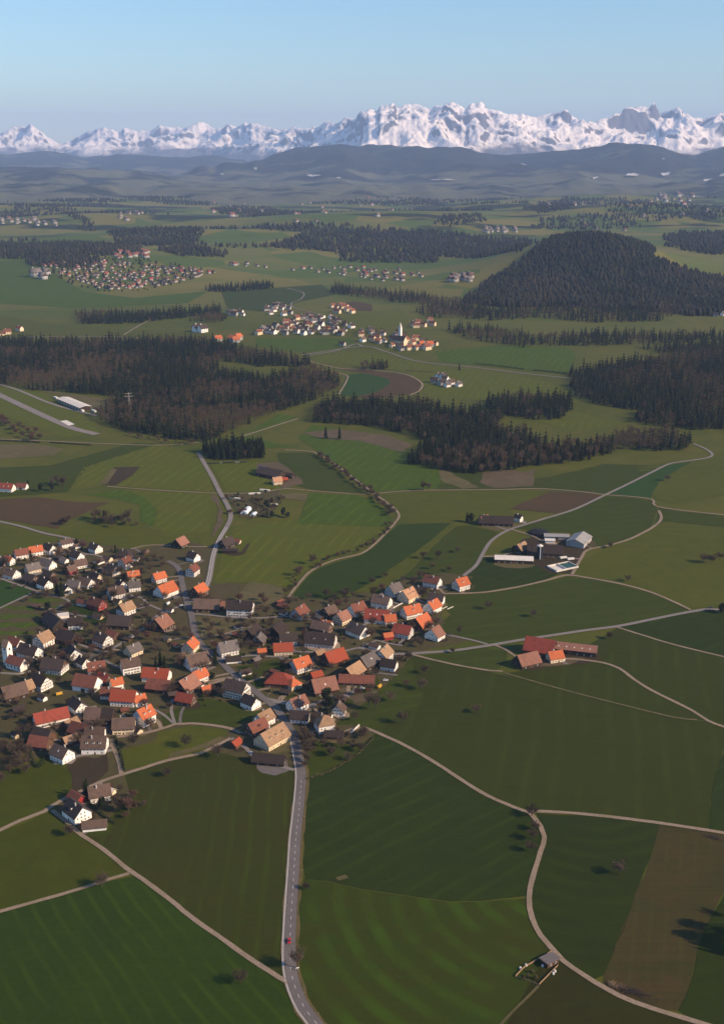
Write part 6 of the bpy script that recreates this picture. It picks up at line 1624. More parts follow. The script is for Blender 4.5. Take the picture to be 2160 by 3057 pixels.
for i, (px, py, lb) in enumerate(((1680, 1668, "white farm trailer left of the farmyard track"), (1702, 1672, "white farm trailer nearest the farmyard track"), (1672, 1975, "white farm trailer beside the small cream farmhouse"))):
    tr = root_at("farm_trailer", px, py, lb, "trailer", 15)
    m = MB(); m.box(-4, 4, -1.3, 1.3, .9, 2.6); obj("body", m.mesh("body", [M_FRAME]), tr)
    m = MB(); m.box(4, 5.6, -.1, .1, .8, .95); obj("drawbar", m.mesh("drawbar", [M_TYRE]), tr)
    for sx in (-2, 0):
        for sy in (-1.25, 1.25):
            m = MB(); m.tube((sx, sy - .15, .5), (sx, sy + .15, .5), .5, .5, 12); m.tube((sx, sy + .15, .5), (sx, sy - .15, .5), .5, .5, 12); obj("wheel", m.mesh("wheel", [M_TYRE]), tr)
# nursery
for i, (px, py, L_, lb, rz) in enumerate(((735, 1528, 21, "pale blue arched greenhouse in the nursery", 78), (757, 1537, 12, "small bluish greenhouse right of the arched one", 78))):
    gh = root_at("greenhouse", px, py, lb, "greenhouse", rz)
    m = MB(); w_ = 4.6 if i == 0 else 3.2
    pr = [(w_ * math.cos(t_), w_ * .95 * math.sin(t_)) for t_ in np.linspace(0, math.pi, 11)]
    m.prism([(w_, -.5)] + pr + [(-w_, -.5)], -L_ / 2, L_ / 2); obj("film_cover", m.mesh("film_cover", [M_TUNNEL]), gh)
    m = MB()
    for q in range(8):
        xx = -L_ / 2 + q * L_ / 7
        for k in range(10):
            a_, c_ = pr[k], pr[k + 1]; m.tube((xx, a_[0] * 1.012, a_[1] * 1.012), (xx, c_[0] * 1.012, c_[1] * 1.012), .07, .07, 4, 0, False)
    obj("hoops", m.mesh("hoops", [M_FRAME]), gh)
    m = MB(); m.box(-L_ / 2 - .06, -L_ / 2 - .001, -1.1, 1.1, 0, 2.3); obj("door", m.mesh("door", [M_GLASS]), gh)
for px, py, L_, lb in ((706, 1490, 20, "long white tarped stack at the nursery's left end"), (760, 1475, 16, "pale stacked pallets at the nursery's top edge"), (790, 1465, 14, "pale stacked goods nearest the track crossing above the nursery"), (818, 1508, 9, "pale tarp bundle at the nursery's right edge"), (795, 1504, 5, "white cube shaped stack among nursery evergreens")):
    st = root_at("pallet_stack", px, py, lb, "stack", r9.uniform(-15, 10))
    m = MB(); m.box(-L_ / 2, L_ / 2, -1.6, 1.6, .15, 1.9)
    obj("tarp", m.mesh("tarp", [ROOF['pale']]), st)
    m = MB(); m.box(-L_ / 2 - .1, L_ / 2 + .1, -1.75, 1.75, 0, .149); obj("pallet", m.mesh("pallet", [M_WOODP]), st)

# fenced plot with the shed
sh = root_at("garden_shed", 1639, 2874, "grey roofed garden shed inside the fenced plot at the track", "shed", 32)
m = MB(); m.prism([(-3.2, -1), (3.2, -1), (3.2, 2.8), (-3.2, 3.5)], -4.2, 4.2); obj("wall", m.mesh("wall", [WALL['brownwood']]), sh)
m = MB(); m.prism([(-3.9, 3.62), (3.9, 2.72), (3.9, 2.92), (-3.9, 3.82)], -4.9, 4.9); obj("roof", m.mesh("roof", [ROOF['grey']]), sh)
for sx in (-1.8, 1.8): place_win(sh, WIN[0], sx, -3.21, .9, (0, -1))
place_win(sh, WIN[0], 4.21, 0, .9, (1, 0))
fp = [ground(*p) for p in ((1646, 2842), (1563, 2890), (1537, 2917), (1608, 2941), (1664, 2884), (1658, 2850))]
fn = obj("board_fence", None, None, (fp[0][0], fp[0][1], float(hgt(*fp[0]))))
tag(fn, "weathered board fence around the small garden plot by the track", "fence")
o0 = Vector((fp[0][0], fp[0][1], float(hgt(*fp[0]))))
for i in range(5):
    a_, c_ = np.array(fp[i]), np.array(fp[i + 1]); L_ = np.linalg.norm(c_ - a_)
    m = MB()
    d_ = (c_ - a_) / L_; ang = math.atan2(d_[1], d_[0])
    m.box(0, L_, -.06, .06, .1, 1.3 if i != 2 else .7)
    p_ = obj("boards", m.mesh("boards", [M_WOODP]), fn, (a_[0] - o0.x, a_[1] - o0.y, float(hgt(*a_)) - o0.z), ang)
    for q in range(int(L_ / 3) + 1):
        m = MB(); m.box(-.09, .09, -.09, .09, -.3, 1.5)
        pp = a_ + d_ * q * L_ / (int(L_ / 3) + 1)
        obj("post", m.mesh("post", [M_WOODP]), fn, (pp[0] - o0.x, pp[1] - o0.y, float(hgt(*pp)) - o0.z), ang)
for px, py, lb in ((1569, 2884, "white water barrel at the upper left fence of the plot"), (1552, 2893, "white barrel near the left fence corner of the plot"), (1618, 2886, "white barrel in front of the garden shed"), (1655, 2902, "upper white barrel outside the plot's right fence"), (1650, 2909, "lower white barrel outside the plot's right fence"), (1660, 2868, "pale barrel at the shed's right wall")):
    bl = root_at("barrel", px, py, lb, "barrel")
    m = MB(); m.tube((0, 0, -.2), (0, 0, .55), .62, .72, 12, 0, False); m.tube((0, 0, .55), (0, 0, 1.3), .72, .62, 12); obj("drum", m.mesh("drum", [M_FRAME]), bl)
    m = MB(); m.tube((0, 0, 1.3), (0, 0, 1.38), .5, .5, 12); obj("lid", m.mesh("lid", [M_CLOCK]), bl)
for px, py in ((1560, 2925), (1575, 2920), (1600, 2925), (1590, 2905)):
    x, y, z = at(px, py); o = obj("shrub", SHRUB[2], None, (x, y, z), r9.random() * 6); o.scale = (.9,) * 3
    tag(o, "brownish shrub inside the fenced garden plot", "shrub", "shrubs inside the fenced plot")
ribbon("field_edge_path", [(1606, 2945), (1572, 2980), (1530, 3020), (1480, 3075)], 1.6, FM['dry'], 4, "yellow grassy edge line running down from the fenced plot")
# heaps of cut wood beside the reddish strip
for i, (px, py, s_, lb) in enumerate(((1880, 2962, 1.0, "left heap of dark branches beside the gravel track"), (1903, 2968, 1.3, "right heap of dark branches beside the gravel track"), (1835, 2944, .7, "small pale branch heap at the field strip corner"), (2130, 2502, .9, "branch heap at the right edge by the crossing track"))):
    x, y, z = at(px, py)
    m = MB()
    for q in range(90):
        c_ = Vector((rt.gauss(0, 3.4 * s_), rt.gauss(0, 1.2 * s_), abs(rt.gauss(0, .7)) + .1)); d_ = Vector((rt.gauss(0, 1), rt.gauss(0, .5), rt.gauss(0, .25))).normalized() * rt.uniform(1, 2.4)
        m.tube(c_ - d_, c_ + d_, .10, .06, 4, 0, False)
    tag(obj("branch_heap", m.mesh("branch_heap", [M_BARK if i != 2 else M_WOODP]), None, (x, y, z), R(-25)), lb, "branch heap")

# ------------------------------------------------------------------ vehicles
def paint(name, c):
    m_, nt_, b_ = mat(name); b_.inputs["Base Color"].default_value = (*c, 1); b_.inputs["Roughness"].default_value = .3; b_.inputs["Specular IOR Level"].default_value = .5
    return m_
PAINT = {'red': paint("paint_red", (.45, .012, .014)), 'white': paint("paint_white", (.78, .77, .74)), 'blue': paint("paint_pale_blue", (.35, .45, .58)), 'dark': paint("paint_dark", (.03, .032, .036)), 'silver': paint("paint_silver", (.42, .42, .42)), 'yellow': paint("paint_yellow", (.62, .34, .03))}
def car(px, py, colour, rz, label, kind="car", group=None):
    r_ = root_at("car" if kind == "car" else kind, px, py, label, kind.replace("_", " "), rz, group)
    r_.location.z = lift(r_.location.x, r_.location.y, .56) + .02
    m = MB()
    if kind == "car":
        L2, w2 = 2.15, .88
        m.prism([(-w2, .28), (w2, .28), (w2, .78), (w2 * .92, .92), (-w2 * .92, .92), (-w2, .78)], -L2, L2)
        ca = MB()
        v0 = [(-1.5, -.8, .92), (.95, -.8, .92), (.95, .8, .92), (-1.5, .8, .92), (-1.1, -.64, 1.46), (.35, -.64, 1.46), (.35, .64, 1.46), (-1.1, .64, 1.46)]
        for q in ((0, 1, 5, 4), (1, 2, 6, 5), (2, 3, 7, 6), (3, 0, 4, 7)): ca.poly([v0[k] for k in q], 0)
        obj("windows", ca.mesh("windows", [M_GLASS]), r_)
        m.poly([(-1.12, -.66, 1.47), (.37, -.66, 1.47), (.37, .66, 1.47), (-1.12, .66, 1.47)])
        ax, wr = 1.32, .32
    else:
        L2, w2 = (2.7, 1.0)
        m.prism([(-w2, .35), (w2, .35), (w2, 1.9), (w2 * .9, 2.15), (-w2 * .9, 2.15), (-w2, 1.9)], -L2, L2)
        ca = MB(); ca.box(L2 - .9, L2 + .02, -w2 - .01, w2 + .01, 1.2, 1.8); obj("windows", ca.mesh("windows", [M_GLASS]), r_)
        ax, wr = 1.7, .36
    obj("body", m.mesh("body", [PAINT[colour]]), r_)
    for sx in (-ax, ax):
        for sy in (-1, 1):
            mw = MB(); mw.tube((sx, sy * (w2 - .2), wr), (sx, sy * (w2 + .02), wr), wr, wr, 12)
            obj("wheel", mw.mesh("wheel", [M_TYRE]), r_)
    for sy in (-.6, .6):
        ml = MB(); ml.box(L2 - .001, L2 + .03, sy - .18, sy + .18, .58, .75); obj("headlight", ml.mesh("headlight", [M_FRAME]), r_)
    return r_
CARS = [
 (863, 2814, 'red', -88, "red car driving on the lower main road", "car"),
 (752, 2252, 'blue', -25, "pale blue car parked on the farm drive", "car"),
 (1100, 2062, 'red', -10, "red car parked at the end of the long shed", "car"),
 (1132, 2054, 'yellow', 60, "yellow van at the gravel yard's right corner", "van"),
 (1080, 2058, 'white', -10, "white car before the long red brown shed", "car"),
 (502, 1806, 'white', 70, "white van left of the crossroads", "van"),
 (532, 1806, 'red', 20, "red car at the crossroads", "car"),
 (540, 1810, 'white', 10, "white car at the crossroads", "car"),
 (655, 2045, 'dark', -40, "dark car parked beside the main road bend", "car"),
 (712, 1975, 'silver', 0, "silver car on the middle street", "car"),
 (178, 2076, 'yellow', 30, "yellow van below the village square", "van"),
 (668, 1972, 'white', 10, "white car parked by the grey brown roofed house", "car"),
 (1150, 2034, 'white', 0, "white car beside the low dark roofed garden house", "car"),
 (395, 1905, 'silver', 35, "silver car on the old street", "car"),
 (105, 1712, 'white', 30, "white car on the residential street", "car"),
 (300, 2200, 'dark', 10, "dark car on the garden lane", "car"),
 (1640, 1975, 'dark', 20, "dark car in the red farm's yard", "car"),
 (2120, 1817, 'dark', 8, "dark car on the paved lane at the right", "car"),
]
for px, py, c_, rz, lb, kd in CARS: car(px, py, c_, rz, lb, kd)
x0_, y0_ = ground(622, 1385); x1_, y1_ = ground(735, 1380)
for q in range(16):
    t_ = q / 15
    r_ = car(622 + 113 * t_, 1385 - 4 * t_, r9.choice(('dark', 'dark', 'silver', 'dark')), 85 + r9.uniform(-6, 6), "parked car in the row before the small copse", "car", "cars parked before the small copse")

# roadside posts and the sign at the junction
def px_post(px, py, label):
    p_ = root_at("marker_post", px, py, label, "post", 0, "white marker posts along the lower main road")
    m = MB(); m.prism([(-.10, -.2), (.10, -.2), (.10, 1.05), (-.10, 1.15)], -.08, .08); obj("shaft", m.mesh("shaft", [M_FRAME]), p_)
    m = MB(); m.box(-.085, .085, -.105, .105, .75, .95); obj("reflector", m.mesh("reflector", [M_TYRE]), p_)
for px, py in ((891, 2898), (892, 2905), (863, 2965), (872, 2987), (910, 3032), (950, 3027), (908, 2965), (845, 2896), (857, 2705), (868, 2600), (872, 2520), (901, 2600), (893, 2740), (883, 2420), (909, 2440)):
    px_post(px, py, "white marker post with dark reflector band beside the lower main road")
sg = root_at("direction_sign", 888, 2900, "pale direction sign at the track junction beside the tall tree", "sign", 20)
m = MB(); m.tube((0, 0, -.2), (0, 0, 3), .06, .06, 8); obj("pole", m.mesh("pole", [M_CHIM]), sg)
m = MB(); m.box(-.9, .9, -.1, -.061, 2.2, 2.9); obj("panel", m.mesh("panel", [M_FRAME]), sg)
# slim lamp posts in the village
for px, py in ((604, 1905), (630, 1935), (553, 1822), (1083, 1940), (800, 2095), (860, 2130), (545, 1770), (430, 1870)):
    lp = root_at("street_lamp", px, py, "thin grey street lamp along the village roads", "lamp", 0, "street lamps of the village")
    m = MB(); m.tube((0, 0, -.2), (0, 0, 7.5), .11, .07, 8); m.tube((0, 0, 7.4), (1.2, 0, 7.7), .06, .05, 6); obj("pole", m.mesh("pole", [M_CHIM]), lp)
    m = MB(); m.box(1.0, 1.9, -.16, .16, 7.62, 7.76); obj("lamp_head", m.mesh("lamp_head", [M_CHIM]), lp)

# ------------------------------------------------------------------ walls and hedges
def wall_line(name, pts, h_, w_, m_, label, cat):
    P = [ground(*p) for p in pts]
    C = catmull(P, 4.0) if len(P) > 2 else np.array([np.array(P[0]) + (np.array(P[1]) - np.array(P[0])) * t_ for t_ in np.linspace(0, 1, 6)])
    T = np.gradient(C, axis=0); T /= np.linalg.norm(T, axis=1)[:, None]; N = np.stack([-T[:, 1], T[:, 0]], -1) * w_ / 2
    v, f = [], []
    for i, c_ in enumerate(C):
        z = float(hgt(*c_))
        for s_, zz in ((-1, -1), (-1, h_), (1, h_), (1, -1)):
            p = c_ + N[i] * s_; v.append((p[0] - C[0][0], p[1] - C[0][1], z + zz - float(hgt(*C[0]))))
        if i:
            a_ = 4 * (i - 1)
            f += [(a_ + k, a_ + 4 + k, a_ + 5 + k, a_ + 1 + k) for k in range(3)]
    f += [(0, 1, 2, 3), tuple(4 * (len(C) - 1) + k for k in (3, 2, 1, 0))]
    return tag(obj(name, mesh(name, v, f, m_), None, (C[0][0], C[0][1], float(hgt(*C[0])))), label, cat)
def hedge_line(pts, h_, w_, label, m_=None):
    P = [ground(*p) for p in pts]
    C = catmull(P, 1.2)
    mb = MB(); z0 = float(hgt(*C[0]))
    for c_ in C:
        for _ in range(11):
            p = Vector((c_[0] - C[0][0] + rt.uniform(-w_, w_) / 2, c_[1] - C[0][1] + rt.uniform(-w_, w_) / 2, float(hgt(*c_)) - z0 + rt.uniform(.1, h_)))
            a_ = Vector((rt.gauss(0, 1), rt.gauss(0, 1), rt.gauss(0, 1))).normalized(); b_ = a_.orthogonal().normalized(); s_ = rt.uniform(.35, .75)
            i = len(mb.v); mb.v += [tuple(p + a_ * s_), tuple(p + b_ * s_), tuple(p - a_ * s_), tuple(p - b_ * s_)]; mb.f.append((i, i + 1, i + 2, i + 3)); mb.m.append(0)
    return tag(obj("hedge", mesh("hedge", mb.v, mb.f, m_ or M_LEAF), None, (C[0][0], C[0][1], z0)), label, "hedge")
wall_line("garden_wall", [(1036, 2200), (1072, 2168)], 1.9, .5, ROOF['pale'], "low white garden wall beside the villa orchard", "wall")
wall_line("garden_wall", [(1112, 2010), (1185, 2018)], 1.3, .6, M_CONC, "pale wall in front of the walled garden at the village edge", "wall")
wall_line("garden_wall", [(1172, 1818), (1200, 1803)], 1.6, .5, ROOF['pale'], "pale wall strip below the peach roofed house", "wall")
wall_line("garden_wall", [(0, 2012), (60, 2014), (95, 2005)], 1.6, .6, M_CONC, "churchyard wall below the church", "wall")
wall_line("stone_step_row", [(1320, 1818), (1334, 1812)], .8, .6, ROOF['pale'], "upper row of pale stones in the meadow corner", "stones")
wall_line("stone_step_row", [(1334, 1820), (1352, 1812)], .8, .6, ROOF['pale'], "lower row of pale stones in the meadow corner", "stones")
hedge_line([(342, 2200), (356, 2240), (370, 2302)], 2.4, 2.0, "dark clipped hedge along the short garden lane")
hedge_line([(915, 2328), (980, 2305), (1060, 2258), (1115, 2205)], 1.2, 1.4, "low brownish hedge along the orchard boundary", M_BUSH)
hedge_line([(262, 2395), (300, 2430), (340, 2460)], 1.8, 2.2, "dark hedge behind the track fork house")
hedge_line([(1180, 1945), (1215, 1948), (1226, 1962)], 1.6, 1.6, "dark hedge closing the walled garden at the lane")
hedge_line([(75, 2215), (110, 2290), (140, 2262)], 2.2, 2.5, "dark hedge beside the lower left farm building")
hedge_line([(0, 1316), (120, 1322)], 2.0, 4.0, "dark hedge strip above the pale dry field")
hedge_line([(150, 1322), (270, 1330)], 1.6, 3.0, "thin dark hedge right of the strip above the dry field")
hedge_line([(1415, 1087), (1480, 1093), (1560, 1103)], 3.0, 6.0, "left hedge in the broad field right of the church hamlet")
hedge_line([(1590, 1106), (1690, 1116)], 3.0, 6.0, "right hedge in the broad field right of the church hamlet")
hedge_line([(1210, 1108), (1300, 1112)], 2.5, 5.0, "brown hedge above the small white farm", M_BUSH)
# bare soil strip beside the roadside house
drape("soil_strip", [(712, 1660), (738, 1624), (748, 1622), (730, 1655)], FM['soil3'], 3, label="narrow dug strip in the green field")
drape("garden_plot", [(300, 1448), (340, 1396), (420, 1394), (395, 1420), (345, 1450)], FM['soil3'], 3, label="dark allotment plot in the striped field")
drape("garden_plot", [(295, 1448), (335, 1400), (350, 1402), (320, 1446)], FM['dry'], 4, label="pale edge of the dark allotment plot")
drape("dry_strip", [(505, 2264), (600, 2238), (640, 2224), (672, 2204), (655, 2200), (600, 2225), (505, 2252)], FM['dry'], 3, label="pale earth bank along the lower lane")
drape("earth_patch", [(1000, 2622), (1030, 2612), (1040, 2622), (1012, 2630)], FM['dry'], 3, label="small pale earth patch in the meadow")

# ------------------------------------------------------------------ airfield hangar
hg = root_at("hangar", 222, 1212, "long white roofed airfield hangar beside the runway", "hangar", -52)
m = MB(); m.box(-48, 48, -11, 11, -1, 6.5); obj("wall", m.mesh("wall", [WALL['wood']]), hg)
m = MB(); m.prism([(-12, 6.6), (0, 8.6), (12, 6.6), (12, 6.9), (0, 8.95), (-12, 6.9)], -49, 49); obj("roof", m.mesh("roof", [ROOF['pale']]), hg)
for q in range(8):
    m = MB(); u = -42 + q * 12; m.box(u - 4.6, u + 4.6, -11.1, -11.001, 0, 5.4); obj("hangar_door", m.mesh("hangar_door", [ROOF['metal']]), hg)
for px, py, lb in ((168, 1190, "small white block at the upper end of the hangar"), (245, 1228, "left white aircraft trailer below the hangar"), (268, 1222, "right white aircraft trailer below the hangar"), (282, 1230, "white parked trailer at the hangar's lower end")):
    bq = root_at("airfield_trailer", px, py, lb, "trailer", -50)
    m = MB(); m.box(-6, 6, -2, 2, .5, 3.4); obj("body", m.mesh("body", [M_FRAME]), bq)
    for sx in (-3, 3):
        m = MB(); m.tube((sx, -2.05, .5), (sx, 2.05, .5), .5, .5, 10); obj("wheel", m.mesh("wheel", [M_TYRE]), bq)
tag(drape("runway_marking", [(180, 1258), (200, 1256), (224, 1268), (205, 1272)], ROOF['pale'], 6), kind="structure", label="white threshold marking on the runway")
# lattice pylon in the woodland
py_ = root_at("pylon", 388, 1228, "slim lattice power pylon rising from the bare woodland", "pylon", 20)
m = MB()
for sx in (-1, 1):
    for sy in (-1, 1): m.tube((sx * 2.4, sy * 2.4, -1), (sx * .4, sy * .4, 34), .18, .12, 4)
for q in range(8):
    z_ = 2 + q * 4; w_ = 2.4 - 2.0 * z_ / 34; w2_ = 2.4 - 2.0 * (z_ + 4) / 34
    for (a_, c_) in (((-1, -1), (1, -1)), ((1, -1), (1, 1)), ((1, 1), (-1, 1)), ((-1, 1), (-1, -1))): m.tube((a_[0] * w_, a_[1] * w_, z_), (c_[0] * w2_, c_[1] * w2_, z_ + 4), .1, .1, 4)
obj("lattice", m.mesh("lattice", [M_CHIM]), py_)
for z_, w_ in ((32, 6), (27, 8)):
    m = MB(); m.box(-w_, w_, -.15, .15, z_, z_ + .35); obj("crossarm", m.mesh("crossarm", [M_CHIM]), py_)

# ------------------------------------------------------------------ far hamlets
def far_house_geo(L, W, h, rise):
    m = MB()
    m.prism([(-W / 2, -2), (W / 2, -2), (W / 2, h), (0, h + rise), (-W / 2, h)], -L / 2, L / 2, 0)
    m.prism([(-W / 2 - .8, h - .5), (0, h + rise + .05), (W / 2 + .8, h - .5), (W / 2 + .8, h - .1), (0, h + rise + .5), (-W / 2 - .8, h - .1)], -L / 2 - .8, L / 2 + .8, 1)
    m.box(-L * .2 - .5, -L * .2 + .5, -.5, .5, h + rise * .6, h + rise + 1.6, 0)
    for q in range(3):
        u = -L / 2 + (q + .5) * L / 3
        m.box(u - .6, u + .6, -W / 2 - .05, -W / 2 - .001, 1, 2.5, 2); m.box(u - .6, u + .6, -W / 2 - .05, -W / 2 - .001, 3.8, min(h - .4, 5.2), 2)
    return m
FARR = ['brown', 'dark', 'redbrown', 'dark', 'orange', 'redbrown', 'grey', 'redor']
FH = []
for i, rk in enumerate(FARR):
    g_ = far_house_geo(12 + 2 * (i % 3), 10 + (i % 2), 6 + .5 * (i % 3), 4.6)
    FH.append((g_, [(WALL['white'], WALL['grey'], WALL['cream'])[i % 3], ROOF[rk], M_GLASS]))
FHM = [g.mesh("distant_house", ms) for g, ms in FH]
r3 = random.Random(33)
def hamlet(poly, n, label, group, pick=range(8), gap=15, named=True, rz=None, s=(.85, 1.2)):
    out = []
    for x, y in scatter(poly, n, r3, gap):
        i = r3.choice(list(pick)); a_ = R(r3.choice((-35, -25, 25, 40, 55)) if rz is None else rz) + r3.gauss(0, .12)
        sc = r3.uniform(*s)
        if named:
            o = obj("distant_house", FHM[i], None, (x, y, float(hgt(x, y))), a_); o.scale = (sc,) * 3
            tag(o, label, "house", group)
        else: out.append((x, y, i, a_, sc))
    return out
hamlet([(770, 985), (850, 962), (930, 945), (1000, 950), (1055, 980), (1050, 1002), (900, 1003), (770, 1000)], 62, "small white house packed in the hamlet left of the far church", "houses of the hamlet left of the far church", (0, 1, 2, 3, 6), 17)
hamlet([(780, 925), (830, 908), (880, 930), (870, 946), (790, 945)], 16, "small bright white house in the cluster below the winding road", "houses of the cluster below the winding road", (0, 1, 6), 18)
hamlet([(1068, 990), (1130, 985), (1175, 995), (1230, 1010), (1300, 1030), (1280, 1046), (1180, 1046), (1080, 1022)], 30, "small house close around the far white church with the tall tower", "houses around the far white church", (0, 1, 2, 4, 5), 17)
hamlet([(985, 915), (1060, 918), (1062, 935), (990, 938)], 10, "reddish roofed house of the cluster above the hamlet", "reddish roofed cluster above the hamlet", (2, 5, 2), 18)
hamlet([(680, 930), (730, 930), (735, 945), (685, 945)], 6, "white house beside the right end of the distant grove", "houses beside the distant grove", (0, 1), 18)
hamlet([(1210, 960), (1320, 955), (1320, 975), (1215, 980)], 7, "scattered small house on the slope behind the far church", "houses on the slope behind the far church", (0, 2), 22)
hamlet([(1300, 1128), (1330, 1126), (1332, 1136), (1302, 1138)], 3, "dark roofed house of the upper row at the small white farm", "upper row of the small white farm", (1, 3), 12)
hamlet([(1295, 1142), (1370, 1150), (1372, 1162), (1300, 1155)], 5, "low house of the lower row at the small white farm", "lower row of the small white farm", (0, 6, 1), 13)
hamlet([(640, 1012), (745, 1016), (745, 1024), (640, 1020)], 4, "bright orange roofed house peeping over the forest edge", "orange roofed houses behind the forest edge", (4,), 16, s=(1.2, 1.5))
hamlet([(585, 988), (625, 988), (625, 998), (585, 998)], 2, "dark barn standing alone behind the forest", "dark barns behind the forest", (1, 3), 14, s=(1.5, 1.8))
hamlet([(1010, 1030), (1030, 1028), (1030, 1034), (1012, 1036)], 1, "lone little house at the road bend before the hamlet", "lone house at the road bend", (1,), 10)
hamlet([(2130, 925), (2170, 925), (2170, 950), (2130, 950)], 5, "white house at the right edge beyond the forest", "houses at the right edge beyond the forest", (0, 1), 16)
hamlet([(0, 1000), (60, 985), (60, 992), (0, 1008)], 3, "reddish house at the left edge behind the forest", "reddish houses at the left edge", (2, 5), 16)
rest = []
rest += hamlet([(110, 790), (250, 768), (420, 790), (560, 800), (640, 815), (520, 845), (430, 860), (290, 866), (200, 830)], 190, "", "", (0, 1, 1, 2, 3, 3, 5, 7), 17, False, s=(.65, 1.05))
rest += hamlet([(320, 762), (440, 752), (445, 770), (330, 775)], 14, "", "", (2, 5), 26, False, s=(1.1, 1.7))
rest += hamlet([(660, 782), (900, 800), (1000, 795), (1240, 803), (1290, 828), (1180, 846), (1000, 818), (700, 795)], 60, "", "", (0, 1, 5, 3), 26, False, s=(.7, 1.3))
rest += hamlet([(1335, 830), (1405, 828), (1405, 842), (1340, 842)], 9, "", "", (6, 0), 26, False, s=(1.3, 2.1))
rest += hamlet([(90, 825), (140, 820), (142, 834), (95, 836)], 3, "", "", (6,), 40, False, s=(2.2, 3.0))
rest += hamlet([(0, 655), (170, 665), (170, 680), (0, 670)], 16, "", "", (0, 6), 40, False, s=(1.3, 2.4))
rest += hamlet([(320, 640), (420, 630), (430, 660), (330, 668)], 14, "", "", (0, 6), 40, False, s=(1.3, 2.2))
rest += hamlet([(1435, 684), (1545, 684), (1545, 696), (1440, 696)], 14, "", "", (6, 0), 40, False, 60, s=(1.6, 2.4))
rest += hamlet([(1935, 586), (2075, 586), (2075, 606), (1940, 606)], 16, "", "", (6, 0), 60, False, s=(2.0, 4.2))
rest += hamlet([(600, 600), (1100, 590), (1200, 680), (700, 690)], 40, "", "", (0, 6, 2), 120, False, s=(1.2, 2.4))
rest += hamlet([(1600, 600), (2160, 620), (2160, 690), (1700, 690)], 30, "", "", (0, 6, 2), 120, False, s=(1.2, 2.4))
mass('distant_town_trees', [(x, y) for x, y in scatter([(100, 785), (250, 765), (430, 775), (660, 812), (520, 850), (430, 868), (290, 872), (150, 830)], 260, r3, 14)], [clump_geo(rt) for _ in range(3)], [M_FARW, M_BARK], (.35, .7), 'brown tree crowns between the houses of the distant town')
VV, FF, MM, off = [], [], [], 0
mats_ = [WALL['grey'], M_GLASS] + [ROOF[k] for k in dict.fromkeys(FARR)]
keys = list(dict.fromkeys(FARR))
for (x, y, i, a_, sc) in rest:
    g_, ms = FH[i]
    v, f, mm = tri((g_.v, g_.f, g_.m))
    c_, s_ = math.cos(a_) * sc, math.sin(a_) * sc
    VV.append(np.stack([v[:, 0] * c_ - v[:, 1] * s_ + x, v[:, 0] * s_ + v[:, 1] * c_ + y, v[:, 2] * sc + float(hgt(x, y))], -1))
    FF.append(f + off); off += len(v)
    MM.append(np.choose(mm, [0, 2 + keys.index(FARR[i]), 1]))
tag(obj("distant_town", np_mesh("distant_town", np.concatenate(VV), np.concatenate(FF), mats_, np.concatenate(MM))), "pale specks of far towns and villages in the hazy plain", None, None, "stuff")
# the far church
fc = root_at("distant_church", 1195, 1030, "far white church with slender tall tower and dark nave", "church", -35)
m = MB(); m.prism([(-8, -2), (8, -2), (8, 12), (0, 21), (-8, 12)], -14, 14); obj("wall", m.mesh("wall", [WALL['cream']]), fc)
m = MB(); m.prism([(-9, 11), (0, 21.3), (9, 11), (9, 11.5), (0, 22), (-9, 11.5)], -14.5, 14.5); obj("roof", m.mesh("roof", [ROOF['dark']]), fc)
t2 = obj("tower", None, fc, (-10, 13, 0))
m = MB(); m.box(-3.2, 3.2, -3.2, 3.2, -2, 38); obj("tower_wall", m.mesh("tower_wall", [WALL['white']]), t2)
m = MB(); m.poly([(-3.4, -3.4, 38), (3.4, -3.4, 38), (0, 0, 52)]); m.poly([(3.4, -3.4, 38), (3.4, 3.4, 38), (0, 0, 52)]); m.poly([(3.4, 3.4, 38), (-3.4, 3.4, 38), (0, 0, 52)]); m.poly([(-3.4, 3.4, 38), (-3.4, -3.4, 38), (0, 0, 52)]); obj("spire", m.mesh("spire", [ROOF['pale']]), t2)
# garden trees of the hamlets
for poly, n, lb in (([(770, 985), (850, 962), (930, 945), (1000, 950), (1058, 980), (1050, 1002), (900, 1003)], 60, "bare tree between the houses left of the far church"), ([(1068, 990), (1130, 985), (1230, 1000), (1320, 1030), (1280, 1046), (1180, 1048), (1080, 1022)], 36, "bare tree among the houses around the far church")):
    for x, y in scatter(poly, n, r3, 10):
        o = obj("hamlet_tree", r3.choice(BARE_ME), None, (x, y, float(hgt(x, y))), r3.random() * 6)
        o.scale = (r3.uniform(.5, .85),) * 3
        tag(o, lb, "tree", lb.replace("bare tree", "bare trees"))

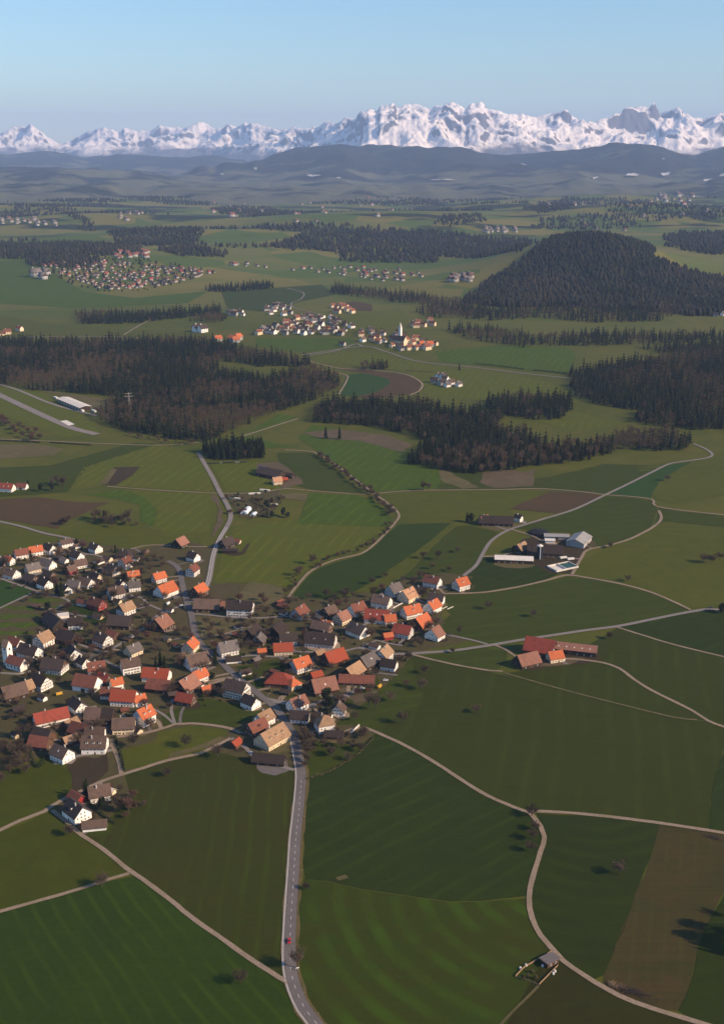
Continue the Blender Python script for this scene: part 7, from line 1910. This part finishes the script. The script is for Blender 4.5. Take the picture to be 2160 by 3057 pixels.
# ------------------------------------------------------------------ snow left on the ridge
def snow_on_ridge(px, py, w, h_, label):
    n = 14
    pts = []
    for k in range(n):
        a_ = 6.283 * k / n
        q = ridge_point(px + w * math.cos(a_) * r3.uniform(.35, 1.1), py + .7 * h_ * math.sin(a_) * r3.uniform(.3, 1.1))
        pts.append(Vector(q) + Vector((0, -60, 16)))
    c_ = Vector(ridge_point(px, py)) + Vector((0, -60, 18))
    v = [c_] + pts
    f = [(0, k + 1, (k + 1) % n + 1) for k in range(n)]
    tag(obj("snowfield", mesh("snowfield", v, f, M_SNOW)), label, None, None, "structure")
for px, py, w, h_ in ((1315, 541, 62, 5), (1555, 495, 16, 7), (1597, 529, 14, 5), (1695, 549, 26, 5), (1768, 535, 14, 4), (1880, 528, 44, 14), (1975, 525, 30, 14), (1968, 480, 14, 4), (2110, 543, 60, 7), (2150, 530, 30, 6), (930, 528, 44, 6), (1010, 536, 26, 5), (760, 508, 10, 10), (660, 525, 10, 6)):
    snow_on_ridge(px, py, w * .7, h_ * .75, "patch of old snow on the dark ridge flank")

# ------------------------------------------------------------------ drives and paved courts of the village houses
rd = random.Random(404)
RPW = [(p, w) for nm, w, m_, pts, lb in TRACKS[:40] for p in catmull(S(pts), 4)] + [(p, 6) for p in catmull(S(MAIN), 4)]
RPA = np.array([p for p, w in RPW])
for (hx, hy, hr) in HOUSES:
    dd = np.hypot(RPA[:, 0] - hx, RPA[:, 1] - hy)
    k = int(dd.argmin())
    if dd[k] > 55 or hy > 1400: continue
    q = RPA[k]
    mid = ((hx + q[0]) / 2 + rd.uniform(-3, 3), (hy + q[1]) / 2 + rd.uniform(-3, 3))
    mt_ = rd.choice((M_ASPH2, M_GRAV, M_ASPH, M_GRAV))
    if dd[k] > hr:
        ribbon("driveway", [(hx, hy), mid, (float(q[0]), float(q[1]))], rd.uniform(2.4, 4.0), mt_, 3, "paved or gravel drive between a house and its street", 4.0, world=True, wob=.5)
    n_ = 9
    ox, oy = rd.uniform(1, 5), rd.uniform(-5, -1)
    drape("courtyard", [(hx + ox + hr * .95 * math.cos(6.283 * t_ / n_) * rd.uniform(.75, 1.15), hy + oy + hr * .85 * math.sin(6.283 * t_ / n_) * rd.uniform(.75, 1.15)) for t_ in range(n_)], rd.choice((mt_, FM['dry'], FM['yard'], FM['soil3'], FM['olive2'])), 2, cell=4.0, world=True, label="small yard or garden bed around a village house")
